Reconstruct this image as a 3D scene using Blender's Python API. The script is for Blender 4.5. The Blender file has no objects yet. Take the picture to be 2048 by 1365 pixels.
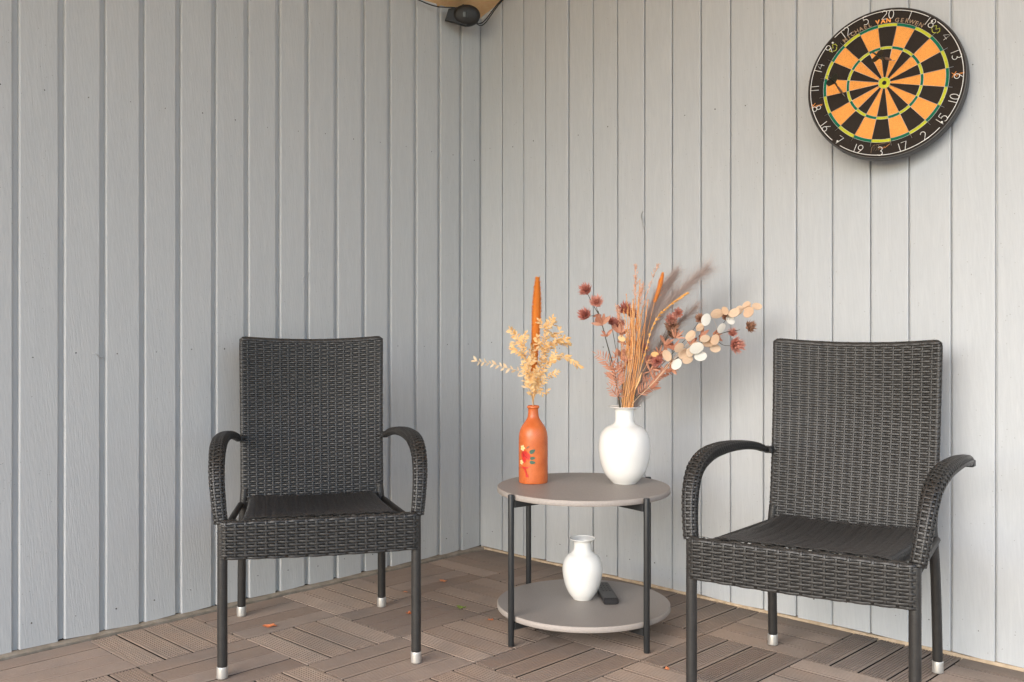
import bpy, math, random
import numpy as np
from mathutils import Vector, Matrix
random.seed(7); RS = np.random.RandomState(7)
PI = math.pi
S = bpy.context.scene
COL = S.collection

# ------------------------------------------------------------------ camera
CAMP = (3.06971534, -2.9836618, 0.975)
YAW = math.radians(44.0388493)
cd = bpy.data.cameras.new('camera'); cam = bpy.data.objects.new('camera', cd); COL.objects.link(cam)
cam.location = CAMP; cam.rotation_euler = (PI/2, 0, YAW)
cd.sensor_width = 36; cd.lens = 2000/2048*36; cd.shift_y = -42.5/2048; cd.clip_end = 2000; cd.clip_start = 0.05
S.camera = cam
# ------------------------------------------------------------------ light
SUN_EL = math.radians(29); SUN_AZ = math.radians(8)      # azimuth from -y towards +x
sd = Vector((math.sin(SUN_AZ)*math.cos(SUN_EL), -math.cos(SUN_AZ)*math.cos(SUN_EL), math.sin(SUN_EL)))  # towards the sun
W = bpy.data.worlds.new("World"); S.world = W; W.use_nodes = True
nt = W.node_tree; bg = nt.nodes['Background']
sky = nt.nodes.new('ShaderNodeTexSky'); sky.sky_type = 'NISHITA'; sky.sun_disc = False
sky.sun_elevation = SUN_EL; sky.sun_rotation = math.atan2(sd.x, sd.y)
sky.air_density = 1.0; sky.dust_density = 1.2; sky.ozone_density = 1.3
nt.links.new(sky.outputs[0], bg.inputs[0]); bg.inputs[1].default_value = 0.15
sl = bpy.data.lights.new('sun', 'SUN'); so = bpy.data.objects.new('sun', sl); COL.objects.link(so)
sl.energy = 0.9; sl.angle = math.radians(44); sl.color = (1.0, 0.985, 0.97)
so.rotation_euler = sd.to_track_quat('Z', 'Y').to_euler()
S.view_settings.view_transform = 'Standard'; S.view_settings.look = 'None'
S.view_settings.exposure = 1.42; S.view_settings.gamma = 1.0; S.view_settings.use_curve_mapping = False
S.render.engine = 'CYCLES'
S.cycles.max_bounces = 8; S.cycles.diffuse_bounces = 5

# ------------------------------------------------------------------ measured frame: corner of the two walls is the origin
V1 = np.array([0.967, 1.0]); V1 /= np.linalg.norm(V1)
EX = np.array([V1[1], -V1[0]]); EY = V1
CC = np.array([-0.13264159, 4.27876106])
def cw(X, Y):                       # distance right of / ahead of the viewpoint -> ground plan coordinates
    p = np.array([X, Y]) - CC
    return float(p @ EX), float(p @ EY)
def at(px, py, Y):                  # a measured point of the photograph at distance Y
    x, y = cw((px-1024)/2000*Y, Y)
    return Vector((x, y, 0.975-(py-640)/2000*Y))

# ------------------------------------------------------------------ helpers
def tag(o, label=None, cat=None, group=None, kind=None):
    if label: o['label'] = label
    if cat: o['category'] = cat
    if group: o['group'] = group
    if kind: o['kind'] = kind
    return o
def empty(name, loc=(0, 0, 0), rz=0, label=None, cat=None, group=None, parent=None):
    o = bpy.data.objects.new(name, None); COL.objects.link(o)
    o.location = loc; o.rotation_euler = (0, 0, rz); o.empty_display_size = .05
    if parent: o.parent = parent
    return tag(o, label, cat, group)
class MB:
    def __init__(s): s.v = []; s.f = []; s.mi = []
    def add(s, vs, fs, m=0):
        b = len(s.v); s.v.extend([tuple(map(float, p)) for p in vs]); s.f.extend([tuple(i+b for i in f) for f in fs]); s.mi.extend([m]*len(fs)); return s
    def mesh(s, name, mats, smooth=True):
        me = bpy.data.meshes.new(name); me.from_pydata(s.v, [], s.f)
        for m in (mats if isinstance(mats, (list, tuple)) else [mats]): me.materials.append(m)
        if any(s.mi): me.polygons.foreach_set('material_index', s.mi)
        me.polygons.foreach_set('use_smooth', [smooth]*len(s.f)); me.update(); return me
    def build(s, name, mats, parent=None, smooth=True, loc=None, angle=None):
        me = s.mesh(name, mats, smooth)
        if angle is not None and smooth:
            me.set_sharp_from_angle(angle=math.radians(angle))
        return link(name, me, parent, loc)
def link(name, me, parent=None, loc=None):
    o = bpy.data.objects.new(name, me); COL.objects.link(o)
    if parent: o.parent = parent
    if loc is not None: o.location = loc
    return o
def box(mb, x0, x1, y0, y1, z0, z1, m=0, M=None):
    vs = [Vector((x, y, z)) for z in (z0, z1) for y in (y0, y1) for x in (x0, x1)]
    if M is not None: vs = [M @ v for v in vs]
    mb.add(vs, [(0, 2, 3, 1), (4, 5, 7, 6), (0, 1, 5, 4), (2, 6, 7, 3), (0, 4, 6, 2), (1, 3, 7, 5)], m)
def bbox(mb, x0, x1, y0, y1, z0, z1, b, m=0, M=None):   # box with chamfered edges
    pts = []
    for z, ins in ((z0, b), (z0+b, 0), (z1-b, 0), (z1, b)):
        a0, a1, c0, c1 = x0+ins, x1-ins, y0+ins, y1-ins
        k = b*0.999
        ring = [(a0+k, c0), (a1-k, c0), (a1, c0+k), (a1, c1-k), (a1-k, c1), (a0+k, c1), (a0, c1-k), (a0, c0+k)]
        pts += [Vector((x, y, z)) for x, y in ring]
    if M is not None: pts = [M @ v for v in pts]
    fs = [tuple(range(7, -1, -1)), tuple(range(24, 32))]
    for r in range(3):
        for i in range(8): j = (i+1) % 8; fs.append((r*8+i, r*8+j, r*8+8+j, r*8+8+i))
    mb.add(pts, fs, m)
def tube(mb, pts, rad, n=8, m=0, cap=True, flat=1.0):
    pts = [Vector(p) for p in pts]; k = len(pts)
    rads = rad if isinstance(rad, (list, tuple, np.ndarray)) else [rad]*k
    vs = []; prev = None
    for i, p in enumerate(pts):
        t = (pts[min(i+1, k-1)]-pts[max(i-1, 0)]).normalized()
        if prev is None:
            a = Vector((0, 0, 1)) if abs(t.z) < .9 else Vector((1, 0, 0)); u = t.cross(a).normalized()
        else: u = (prev - t*prev.dot(t)).normalized()
        prev = u; w = t.cross(u)
        for j in range(n):
            an = 2*PI*j/n; vs.append(p+(u*math.cos(an)+w*math.sin(an)*flat)*rads[i])
    fs = [(i*n+j, i*n+(j+1) % n, (i+1)*n+(j+1) % n, (i+1)*n+j) for i in range(k-1) for j in range(n)]
    if cap: fs += [tuple(range(n-1, -1, -1)), tuple((k-1)*n+j for j in range(n))]
    mb.add(vs, fs, m)
def lathe(mb, prof, n=48, m=0, M=None, wob=0):
    vs = []
    for r, z in prof:
        for j in range(n):
            a = 2*PI*j/n; v = Vector((r*math.cos(a), r*math.sin(a), z)); vs.append(M @ v if M is not None else v)
    k = len(prof)
    fs = [(i*n+j, i*n+(j+1) % n, (i+1)*n+(j+1) % n, (i+1)*n+j) for i in range(k-1) for j in range(n)]
    fs += [tuple(range(n-1, -1, -1)), tuple((k-1)*n+j for j in range(n))]
    mb.add(vs, fs, m)
def spline(pts, n=24):
    pts = [Vector(p) for p in pts]; P = [pts[0]*2-pts[1]]+pts+[pts[-1]*2-pts[-2]]; out = []
    segs = len(pts)-1
    for i in range(n+1):
        t = i/n*segs; s = min(int(t), segs-1); f = t-s; a, b, c, d = P[s:s+4]
        out.append(0.5*((2*b)+(-a+c)*f+(2*a-5*b+4*c-d)*f*f+(-a+3*b-3*c+d)*f**3))
    return out
def sprofile(pr, n=40):
    o = spline([(a, b, 0) for a, b in pr], n); return [(max(p.x, 0.0005), p.y) for p in o]

# ------------------------------------------------------------------ materials
def newmat(name, base=(.5, .5, .5), rough=.6, spec=.5, metal=0):
    m = bpy.data.materials.new(name); m.use_nodes = True; n = m.node_tree
    b = n.nodes['Principled BSDF']; b.inputs['Base Color'].default_value = (*base, 1)
    b.inputs['Roughness'].default_value = rough; b.inputs['Specular IOR Level'].default_value = spec; b.inputs['Metallic'].default_value = metal
    return m, n, b
def N(n, t, **k):
    x = n.nodes.new(t)
    for a, v in k.items():
        if a in x.inputs.keys() and not hasattr(x, a): x.inputs[a].default_value = v
        else: setattr(x, a, v)
    return x
def mathn(n, op, a, b=None, c=None):
    x = n.nodes.new('ShaderNodeMath'); x.operation = op
    for i, v in enumerate((a, b, c)):
        if v is None: continue
        if isinstance(v, (int, float)): x.inputs[i].default_value = v
        else: n.links.new(v, x.inputs[i])
    return x.outputs[0]
def noise(n, vec, scale, detail=4, rough=.55, dist=0):
    x = n.nodes.new('ShaderNodeTexNoise'); x.inputs['Scale'].default_value = scale; x.inputs['Detail'].default_value = detail
    x.inputs['Roughness'].default_value = rough; x.inputs['Distortion'].default_value = dist
    if vec is not None: n.links.new(vec, x.inputs['Vector'])
    return x.outputs['Fac']
def ramp(n, fac, stops):
    x = n.nodes.new('ShaderNodeValToRGB'); e = x.color_ramp.elements
    e[0].position, e[0].color = stops[0][0], (*stops[0][1], 1); e[1].position, e[1].color = stops[-1][0], (*stops[-1][1], 1)
    for p, c in stops[1:-1]: q = e.new(p); q.color = (*c, 1)
    n.links.new(fac, x.inputs[0]); return x.outputs[0]
def mix(n, f, a, b, mode='MIX'):
    x = n.nodes.new('ShaderNodeMix'); x.data_type = 'RGBA'; x.blend_type = mode
    for s, v in ((x.inputs[0], f), (x.inputs[6], a), (x.inputs[7], b)):
        if isinstance(v, (int, float)): s.default_value = v
        elif isinstance(v, tuple): s.default_value = (*v, 1)
        else: n.links.new(v, s)
    return x.outputs[2]
def bump(n, b, h, dist, strength=1.0):
    x = n.nodes.new('ShaderNodeBump'); x.inputs['Distance'].default_value = dist; x.inputs['Strength'].default_value = strength
    n.links.new(h, x.inputs['Height']); n.links.new(x.outputs[0], b.inputs['Normal']); return x
def posvec(n, scale=(1, 1, 1), rnd=True):
    g = n.nodes.new('ShaderNodeNewGeometry'); mp = n.nodes.new('ShaderNodeMapping'); mp.inputs['Scale'].default_value = scale
    n.links.new(g.outputs['Position'], mp.inputs['Vector'])
    if rnd:
        oi = n.nodes.new('ShaderNodeObjectInfo'); c = n.nodes.new('ShaderNodeCombineXYZ')
        r = mathn(n, 'MULTIPLY', oi.outputs['Random'], 37.0)
        for i in range(3): n.links.new(r, c.inputs[i])
        n.links.new(c.outputs[0], mp.inputs['Location']); return mp.outputs[0], oi.outputs['Random']
    return mp.outputs[0], None

def wood_paint(name, base, along, grain=1.0, speck=0.0):
    m, n, b = newmat(name, base, .55, .35)
    sc = (1, 1, 1)
    v, r = posvec(n, (1, 1, .09)); v2, _ = posvec(n, (1, 1, .35)); v3, _ = posvec(n, (1, 1, 1), False)
    g1 = noise(n, v, 60, 6, .6, 1.2)         # broad grain
    g2 = noise(n, v, 420, 4, .6, .3)         # fine fibre
    g3 = noise(n, v2, 45, 5, .65, 2.5)       # raised figure
    gw = N(n, 'ShaderNodeTexWave'); gw.wave_type = 'RINGS'; gw.rings_direction = 'SPHERICAL'
    gw.inputs['Scale'].default_value = 42; gw.inputs['Distortion'].default_value = 9; gw.inputs['Detail'].default_value = 3; gw.inputs['Detail Scale'].default_value = 1.2
    vv, _ = posvec(n, (1.3, 1.3, .16)); n.links.new(vv, gw.inputs['Vector'])
    patch = noise(n, v3, 2.3, 3, .5)
    big = noise(n, v3, 1.1, 2, .5)
    c1 = mix(n, mathn(n, 'MULTIPLY', r, .55), tuple(x*.97 for x in base), tuple(x*1.03 for x in base))
    c2 = mix(n, mathn(n, 'MULTIPLY', patch, .55), c1, tuple(x*y for x, y in zip(base, (.9, .935, .965))))
    st = ramp(n, g1, [(.35, (1, 1, 1)), (.60, (.925, .93, .935)), (.75, (1.04, 1.04, 1.035))])
    c3 = mix(n, .85, c2, st, 'MULTIPLY')
    rg = ramp(n, gw.outputs['Fac'], [(.0, (1, 1, 1)), (.6, (1, 1, 1)), (1, (.95, .95, .95))])
    c3 = mix(n, .55, c3, rg, 'MULTIPLY')
    # wear and little dark mildew points
    vo = N(n, 'ShaderNodeTexVoronoi'); vo.inputs['Scale'].default_value = 85; n.links.new(v3, vo.inputs['Vector'])
    dot = mathn(n, 'LESS_THAN', vo.outputs['Distance'], .105)
    wn = noise(n, v3, 19, 2); msk = noise(n, v3, 1.7, 2)
    dm = mathn(n, 'MULTIPLY', dot, mathn(n, 'GREATER_THAN', mathn(n, 'MULTIPLY', wn, msk), .30 - .02*speck))
    vsel = mathn(n, 'GREATER_THAN', N_sep(n, vo.outputs['Color']), .62 if speck else .9)
    dm = mathn(n, 'MULTIPLY', dm, vsel)
    c4 = mix(n, mathn(n, 'MULTIPLY', dm, .55), c3, (.10, .09, .075))
    n.links.new(c4, b.inputs['Base Color'])
    h = mathn(n, 'ADD', mathn(n, 'MULTIPLY', g3, 1.0*grain), mathn(n, 'MULTIPLY', g2, .35))
    h = mathn(n, 'ADD', h, mathn(n, 'MULTIPLY', gw.outputs['Fac'], .22*grain))
    h = mathn(n, 'ADD', h, mathn(n, 'MULTIPLY', noise(n, v3, 260, 3), .25))
    bump(n, b, h, .0013*grain)
    ro = mathn(n, 'ADD', mathn(n, 'MULTIPLY', g3, .25), .38); n.links.new(ro, b.inputs['Roughness'])
    return m
def N_sep(n, col):
    s = n.nodes.new('ShaderNodeSeparateColor'); n.links.new(col, s.inputs[0]); return s.outputs[0]
M_LW = wood_paint('painted_board_left', (.552, .555, .545), 'z', .7)
M_RW = wood_paint('painted_board_right', (.54, .556, .565), 'z', .5, 1)

def mottled(name, c1, c2, scale, rough=.6, bumpd=0, bscale=200, spec=.4, detail=5):
    m, n, b = newmat(name, c1, rough, spec)
    v, _ = posvec(n, (1, 1, 1), False)
    f = noise(n, v, scale, detail, .6)
    n.links.new(ramp(n, f, [(.3, c1), (.7, c2)]), b.inputs['Base Color'])
    if bumpd: bump(n, b, noise(n, v, bscale, 4, .6), bumpd)
    return m
def flat(name, c, rough=.5, spec=.5, metal=0, var=.12, scale=60):
    return mottled(name, tuple(x*(1-var) for x in c), tuple(min(1, x*(1+var)) for x in c), scale, rough, 0, 1, spec) if metal == 0 else newmat(name, c, rough, spec, metal)[0]

def wpc():
    m, n, b = newmat('composite_slat', (.25, .2, .165), .62, .3)
    v, r = posvec(n, (1, 1, 1)); v3, _ = posvec(n, (1, 1, 1), False)
    c = ramp(n, r, [(0, (.305, .222, .170)), (.5, (.345, .258, .200)), (1, (.40, .305, .242))])
    blot = noise(n, v3, 5.5, 5, .6); c = mix(n, mathn(n, 'MULTIPLY', ramp_f(n, blot, .42, .72), .6), c, (.235, .20, .175))
    dust = noise(n, v3, 38, 6, .7); c = mix(n, mathn(n, 'MULTIPLY', ramp_f(n, dust, .5, .8), .35), c, (.38, .335, .29))
    fine = noise(n, v3, 220, 4, .7); c = mix(n, .5, c, ramp(n, fine, [(.3, (.82, .82, .82)), (.7, (1.1, 1.1, 1.1))]), 'MULTIPLY')
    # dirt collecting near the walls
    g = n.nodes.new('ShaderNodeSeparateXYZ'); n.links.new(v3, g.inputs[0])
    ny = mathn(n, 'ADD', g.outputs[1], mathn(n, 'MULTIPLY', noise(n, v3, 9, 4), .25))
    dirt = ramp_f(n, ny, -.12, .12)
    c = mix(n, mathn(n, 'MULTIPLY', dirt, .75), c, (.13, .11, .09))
    n.links.new(c, b.inputs['Base Color'])
    bump(n, b, noise(n, v3, 160, 4, .7), .0005)
    return m
def ramp_f(n, f, a, b_):
    x = n.nodes.new('ShaderNodeMapRange'); x.inputs[1].default_value = a; x.inputs[2].default_value = b_; n.links.new(f, x.inputs[0]); return x.outputs[0]
M_WPC = wpc()
M_BASE = flat('black_plastic_grid', (.012, .011, .010), .8, .2)
M_STRIP = mottled('dirty_mortar_strip', (.20, .17, .13), (.36, .31, .25), 22, .85, .002, 160)
M_RAW = mottled('raw_wood_edge', (.42, .31, .20), (.62, .50, .36), 30, .8, .001, 120)
M_CEIL = mottled('peach_plaster', (.92, .54, .26), (.97, .64, .34), 70, .85, .003, 180)
M_NAIL = flat('old_nail', (.06, .055, .05), .5)
M_BOUNCE = mottled('warm_bounce_ground', (.50, .40, .27), (.60, .49, .34), 6, .9)  # unseen ground, tan picked to bounce warm light onto ceiling and walls

def rattan():
    m, n, b = newmat('dark_rattan', (.05, .046, .042), .42, .5)
    v, _ = posvec(n, (1, 1, 1), False)
    tc = n.nodes.new('ShaderNodeTexCoord')
    f = noise(n, tc.outputs['Object'], 38, 4, .6); f2 = noise(n, tc.outputs['Object'], 400, 3)
    c = ramp(n, f, [(.3, (.022, .0205, .0190)), (.6, (.032, .0300, .0280)), (.8, (.045, .0425, .0400))])
    n.links.new(c, b.inputs['Base Color'])
    n.links.new(mathn(n, 'ADD', mathn(n, 'MULTIPLY', f2, .22), .31), b.inputs['Roughness'])
    bump(n, b, f2, .00025)
    return m
M_RAT = rattan()
M_RATC = flat('rattan_core', (.022, .020, .018), .55)
M_ALU = newmat('brushed_aluminium_cap', (.66, .64, .60), .42, .5, .7)[0]
M_BLK = flat('black_powder_coat', (.022, .023, .024), .42)
M_TBL = mottled('taupe_table_disc', (.25, .225, .205), (.31, .28, .256), 260, .5, .0003, 500, .4)
M_EDGE = mottled('table_disc_edge', (.35, .31, .28), (.41, .365, .33), 200, .6)
def ceramic(name, c, rough, noisy=.0):
    m, n, b = newmat(name, c, rough, .5); v, _ = posvec(n, (1, 1, 1), False)
    f = noise(n, v, 30, 3); n.links.new(ramp(n, f, [(.3, tuple(x*.97 for x in c)), (.7, c)]), b.inputs['Base Color'])
    b.inputs['Coat Weight'].default_value = .4; b.inputs['Coat Roughness'].default_value = .12
    return m
M_WHITE = ceramic('glazed_white_porcelain', (.86, .85, .81), .22)
def orange_clay():
    m, n, b = newmat('speckled_orange_glaze', (.65, .17, .05), .24, .5); v, _ = posvec(n, (1, 1, 1), False)
    f = noise(n, v, 900, 2); f2 = noise(n, v, 25, 4)
    c = ramp(n, f2, [(.3, (.58, .125, .032)), (.7, (.70, .175, .048))])
    c = mix(n, .6, c, ramp(n, f, [(.35, (.72, .7, .7)), (.6, (1.05, 1.1, 1.1))]), 'MULTIPLY')
    n.links.new(c, b.inputs['Base Color']); bump(n, b, f, .0004); return m
M_CLAY = orange_clay()

# ------------------------------------------------------------------ setting
CEIL0, CSL = 2.269, 0.34
def ceil_z(x): return CEIL0 + CSL*x
XMAX, YMIN = 4.62, -4.3
mb = MB(); mb.add([(-400, -400, -.16), (400, -400, -.16), (400, 400, -.16), (-400, 400, -.16)], [(0, 1, 2, 3)])
tag(mb.build('ground', M_BOUNCE), kind='structure')
mb = MB()
for z0, z1 in ((0, .12),):
    xs = (-.12, XMAX); 
    vs = [(x, y, ceil_z(x)+dz) for dz in (0, .12) for y in (YMIN, .12) for x in xs]
    mb.add(vs, [(0, 2, 3, 1), (4, 5, 7, 6), (0, 1, 5, 4), (2, 6, 7, 3), (0, 4, 6, 2), (1, 3, 7, 5)])
tag(mb.build('ceiling', M_CEIL, smooth=False), kind='structure')

# --- plank walls: every board its own object
def board(parent, s0, s1, z1, fn, mat, left):
    """s0..s1 along the wall, fn(s, d, z) -> world, d = out of the wall"""
    D = .0
    if left:   # board face, then a recessed tongue towards the next board
        rec = .0185
        prof = [(s0, -.022), (s0+.0003, -.0138), (s0+.0012, -.0035), (s0+.0030, -.0008), (s0+.0052, 0), (s1-rec-.0016, 0), (s1-rec-.0003, -.0014), (s1-rec, -.0035), (s1-rec, -.0135), (s1+.0008, -.0135), (s1+.0008, -.022)]
    else:
        prof = [(s0+.0002, -.022), (s0+.0002, -.0100), (s0+.0004, -.002), (s0+.0022, -.0004), (s0+.005, 0), (s1-.0080, 0), (s1-.0060, -.0005), (s1-.0050, -.002), (s1-.0050, -.0095), (s1+.0001, -.0095), (s1+.0001, -.022)]
    k = len(prof); nz = 26; vs = []; z0 = .008
    ph = RS.rand(6)*6.28; off = RS.uniform(-.0007, .0007); bow = RS.uniform(-.0008, .0008)
    for i in range(nz+1):
        z = z0+(z1-z0)*i/nz
        if i == 0: z += 0
        for j, (s, d) in enumerate(prof):
            w = 0
            if d > -.0095: w = .0006*math.sin(z*2.1+ph[0]+(3 if j > k/2 else 0))+.0003*math.sin(z*9+ph[1]+j//5)
            dd = d+(off+bow*math.sin(z*1.3+ph[2]) if d > -.005 else 0)
            vs.append(fn(s+w, dd, z+(.0025*math.sin(s*90+ph[3])*(i == 0))))
    fs = [(i*k+j, i*k+j+1, (i+1)*k+j+1, (i+1)*k+j) for i in range(nz) for j in range(k-1)]
    fs.append(tuple(range(k-1, -1, -1))); fs.append(tuple(nz*k+j for j in range(k)))
    if not left: fs = [f[::-1] for f in fs]
    mb = MB().add(vs, fs)
    o = mb.build('board', mat, parent, False)
    return o
wl = empty('plank_wall', (0, -1.8, 0), 0, 'left wall of wide light grey upright boards with deep shadow grooves, behind the chair near the corner', 'wall')
wr = empty('plank_wall', (2.2, 0, 0), 0, 'right wall of light grey upright boards with thin grooves, carrying the dartboard', 'wall')
Lg = [-1.901, -1.770, -1.644, -1.517, -1.393, -1.264, -1.140, -1.014, -.892, -.764, -.636, -.510, -.377, -.249, -.128]
LEdge = [(g+.017) for g in Lg]           # board boundaries = right edge of the recess
while LEdge[0] > YMIN+.15: LEdge.insert(0, LEdge[0]-.1275)
LEdge.append(-.002)
Rg = [.126, .250, .372, .494, .618, .737, .863, .985, 1.107, 1.226, 1.353, 1.473, 1.597, 1.722, 1.841, 1.965, 2.088]
REdge = [-.010]+[g+.002 for g in Rg]
while REdge[-1] < XMAX-.13: REdge.append(REdge[-1]+.1225)
for a, b_ in zip(LEdge[:-1], LEdge[1:]):
    board(wl, a, b_ if b_ < -.01 else b_+.014, ceil_z(0)+.02, lambda s, d, z: (d, s+1.8, z), M_LW, True)
for a, b_ in zip(REdge[:-1], REdge[1:]):
    board(wr, a, b_, ceil_z((a+b_)/2)+.02, lambda s, d, z: (s-2.2, -d, z), M_RW, False)
# backing behind the boards
mb = MB(); box(mb, -.12, -.024, YMIN-(-1.8), .024+1.8, -.1, ceil_z(0)+.01); mb.build('backing', M_BASE, wl, False)
mb = MB()
vs = [(x-2.2, y, z) for y in (.024, .12) for x, z in ((0, -.1), (XMAX, -.1), (XMAX, ceil_z(XMAX)+.01), (0, ceil_z(0)+.01))]
mb.add(vs, [(0, 1, 2, 3), (7, 6, 5, 4), (0, 4, 5, 1), (1, 5, 6, 2), (2, 6, 7, 3), (3, 7, 4, 0)]); mb.build('backing', M_BASE, wr, False)
# nails
def nails(parent, pts, fn):
    mb = MB()
    for s, z in pts:
        r = RS.uniform(.0017, .0028); vs = [fn(s, .0016, z)]; n = 8
        for rr, d in ((r*.55, .0012), (r, .0002)):
            for j in range(n): vs.append(fn(s+rr*math.cos(j*PI/4), d, z+rr*math.sin(j*PI/4)))
        fs = [(0, 1+j, 1+(j+1) % n) for j in range(n)]+[(1+j, 9+j, 9+(j+1) % n, 1+(j+1) % n) for j in range(n)]
        mb.add(vs, fs)
    tag(mb.build('nail_head', M_NAIL, parent), kind='stuff')
pl = []
for a, b_ in zip(LEdge[:-1], LEdge[1:]):
    for z in (.075, .87, 1.66):
        pl.append((a+(.035 if z < 1 else .075)+RS.uniform(-.006, .006), z+RS.uniform(-.008, .008)))
nails(wl, pl, lambda s, d, z: (d, s+1.8, z))
pr = []
for a, b_ in zip(REdge[:-1], REdge[1:]):
    for z in (.085, .87, 1.70):
        if z == .085 or RS.rand() < .5: pr.append(((a+b_)/2+RS.uniform(-.02, .02), z+RS.uniform(-.01, .01)))
nails(wr, pr, lambda s, d, z: (s-2.2, -d, z))
# a torn splinter on the right wall and a filled scar on the left one
def mark(parent, pts, rad, mat, nm):
    mb = MB(); tube(mb, [Vector(p)-parent.location for p in pts], rad, 6, flat=.45); mb.build(nm, mat, parent)
M_CRK = flat('bare_splintered_wood', (.30, .29, .27), .8); M_SCAR = flat('grey_filler', (.40, .41, .42), .6)
mark(wr, [(.858, -.0005, 1.375), (.8505, -.002, 1.367), (.849, -.002, 1.352), (.853, -.002, 1.340), (.8565, -.001, 1.322), (.861, -.0005, 1.306)], [.0010, .0016, .0018, .0014, .0014, .0005], M_CRK, 'splinter')
mark(wr, [(.853, -.002, 1.366), (.8535, -.0035, 1.352), (.858, -.002, 1.340)], [.001, .0024, .001], M_RW, 'splinter')
mark(wl, [(.001, -1.668, .872), (.003, -1.655, .868), (.002, -1.643, .858), (-.006, -1.632, .857)], [.0012, .0034, .004, .002], M_SCAR, 'scar')
mark(wl, [(.0, -.905, 1.12), (.002, -.895, 1.135), (.002, -.886, 1.142), (0, -.878, 1.15)], [.001, .0022, .0026, .001], M_SCAR, 'scar')
# strips at the foot of the walls
def rough_strip(parent, p0, p1, w, h, name, mat, side):
    mb = MB(); n = 90; vs = []
    p0 = Vector(p0); p1 = Vector(p1); sd_ = Vector(side)
    for i in range(n+1):
        p = p0.lerp(p1, i/n); ww = w*(1+RS.uniform(-.12, .12)); hh = h*(1+RS.uniform(-.22, .12))
        vs += [p, p+Vector((0, 0, hh)), p+sd_*ww*.85+Vector((0, 0, hh*.95)), p+sd_*ww+Vector((0, 0, hh*.5)), p+sd_*ww+Vector((0, 0, -.012))]
    fs = [(i*5+j, i*5+j+1, i*5+6+j, i*5+5+j) for i in range(n) for j in range(4)]
    mb.add(vs, fs); return mb.build(name, mat, parent, True, angle=35)
rough_strip(wl, (-.012, YMIN+1.8, 0), (-.012, 1.8, 0), .036, .0075, 'foot_strip', M_STRIP, (1, 0, 0))
rough_strip(wr, (.0-2.2, .012, 0), (XMAX-2.2, .012, 0), .0185, .0078, 'foot_strip', M_RAW, (0, -1, 0))

# --- deck of clip-together tiles
deck = empty('deck', (0, 0, 0)); deck['kind'] = 'structure'
PX, PY = .3278, .3407; X0 = .0315; Y0 = .0097
def slat_mesh(L, w, nr, gw, gd, name):
    mb = MB(); pts = [(-w/2+.006, -.024), (-w/2+.0045, -.0034), (-w/2+.0004, -.0030), (-w/2, -.0015), (-w/2+.0015, 0)]
    pitch = (w-.006)/nr
    for i in range(1, nr):
        c = -w/2+.003+pitch*i
        pts += [(c-gw/2-.0005, 0), (c-gw/2, -.0006), (c-gw/2+.0003, -gd), (c+gw/2-.0003, -gd), (c+gw/2, -.0006), (c+gw/2+.0005, 0)]
    pts += [(w/2-.0015, 0), (w/2, -.0015), (w/2-.0004, -.0030), (w/2-.0045, -.0034), (w/2-.006, -.024)]
    k = len(pts); vs = [(x, y, z) for y in (-L/2, L/2) for x, z in pts]
    fs = [(j, j+1, k+j+1, k+j) for j in range(k-1)]+[tuple(range(k)), tuple(range(2*k-1, k-1, -1))]
    mb.add(vs, [f[::-1] for f in fs])
    for q in (0, 1, k-3, k-2): mb.mi[q] = 1          # clip-in carrier below the slat is black plastic
    return mb.mesh(name, [M_WPC, M_BASE], False)
SLS = (slat_mesh(PX-.0055, PY/4-.0062, 8, .0030, .0068, 'slat'), slat_mesh(PY-.0055, PX/4-.0062, 8, .0030, .0068, 'slat'))
BMS = []
for a, b_ in ((PY, PX), (PX, PY)):
    basem = MB(); bbox(basem, -a/2+.001, a/2-.001, -b_/2+.001, b_/2-.001, -.0325, -.0245, .002); BMS.append(basem.mesh('tile', M_BASE, False))
def vis(x, y):
    P = CC + x*EX + y*EY
    if P[1] < .5: return False
    px = 1024+2000*P[0]/P[1]; py = 640+1950/P[1]
    return -420 < px < 2460 and py < 1560
rest = MB(); SLV = [([v.co.copy() for v in m.vertices], [tuple(p.vertices) for p in m.polygons]) for m in SLS]
nsl = 0
for i in range(-1, 14):
    for j in range(0, 13):
        cx = X0+PX*(i+.5); cy = Y0-PY*(j+.5)
        if i == -1: continue
        alongy = (i+j) % 2 == 1
        rot = 0 if alongy else PI/2; pw = PX if alongy else PY; SL = SLS[alongy]; BM = BMS[alongy]; slv, slf = SLV[alongy]
        if vis(cx, cy):
            t = link('tile', BM, deck, (cx+RS.uniform(-.0006, .0006), cy+RS.uniform(-.0006, .0006), 0)); t.rotation_euler = (0, 0, rot+RS.uniform(-.002, .002))
            for q in range(4):
                o = link('slat', SL, t, ((q-1.5)*pw/4, 0, RS.uniform(-.0013, 0))); o.rotation_euler = (RS.uniform(-.0012, .0012), RS.uniform(-.006, .006), RS.uniform(-.0012, .0012)); nsl += 1
        else:
            M = Matrix.Translation((cx, cy, 0)) @ Matrix.Rotation(rot, 4, 'Z')
            for q in range(4):
                M2 = M @ Matrix.Translation(((q-1.5)*pw/4, 0, -.0005)); rest.add([M2 @ v for v in slv], slf)
                for q2 in (0, 1, len(slf)-5, len(slf)-4): rest.mi[len(rest.mi)-len(slf)+q2] = 1
print('slats', nsl)
tag(rest.build('slat', [M_WPC, M_BASE], deck, False), kind='stuff')
mb = MB(); box(mb, -.1, XMAX, YMIN-.25, .1, -.14, -.0335); mb.build('slab', M_STRIP, deck, False)

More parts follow.
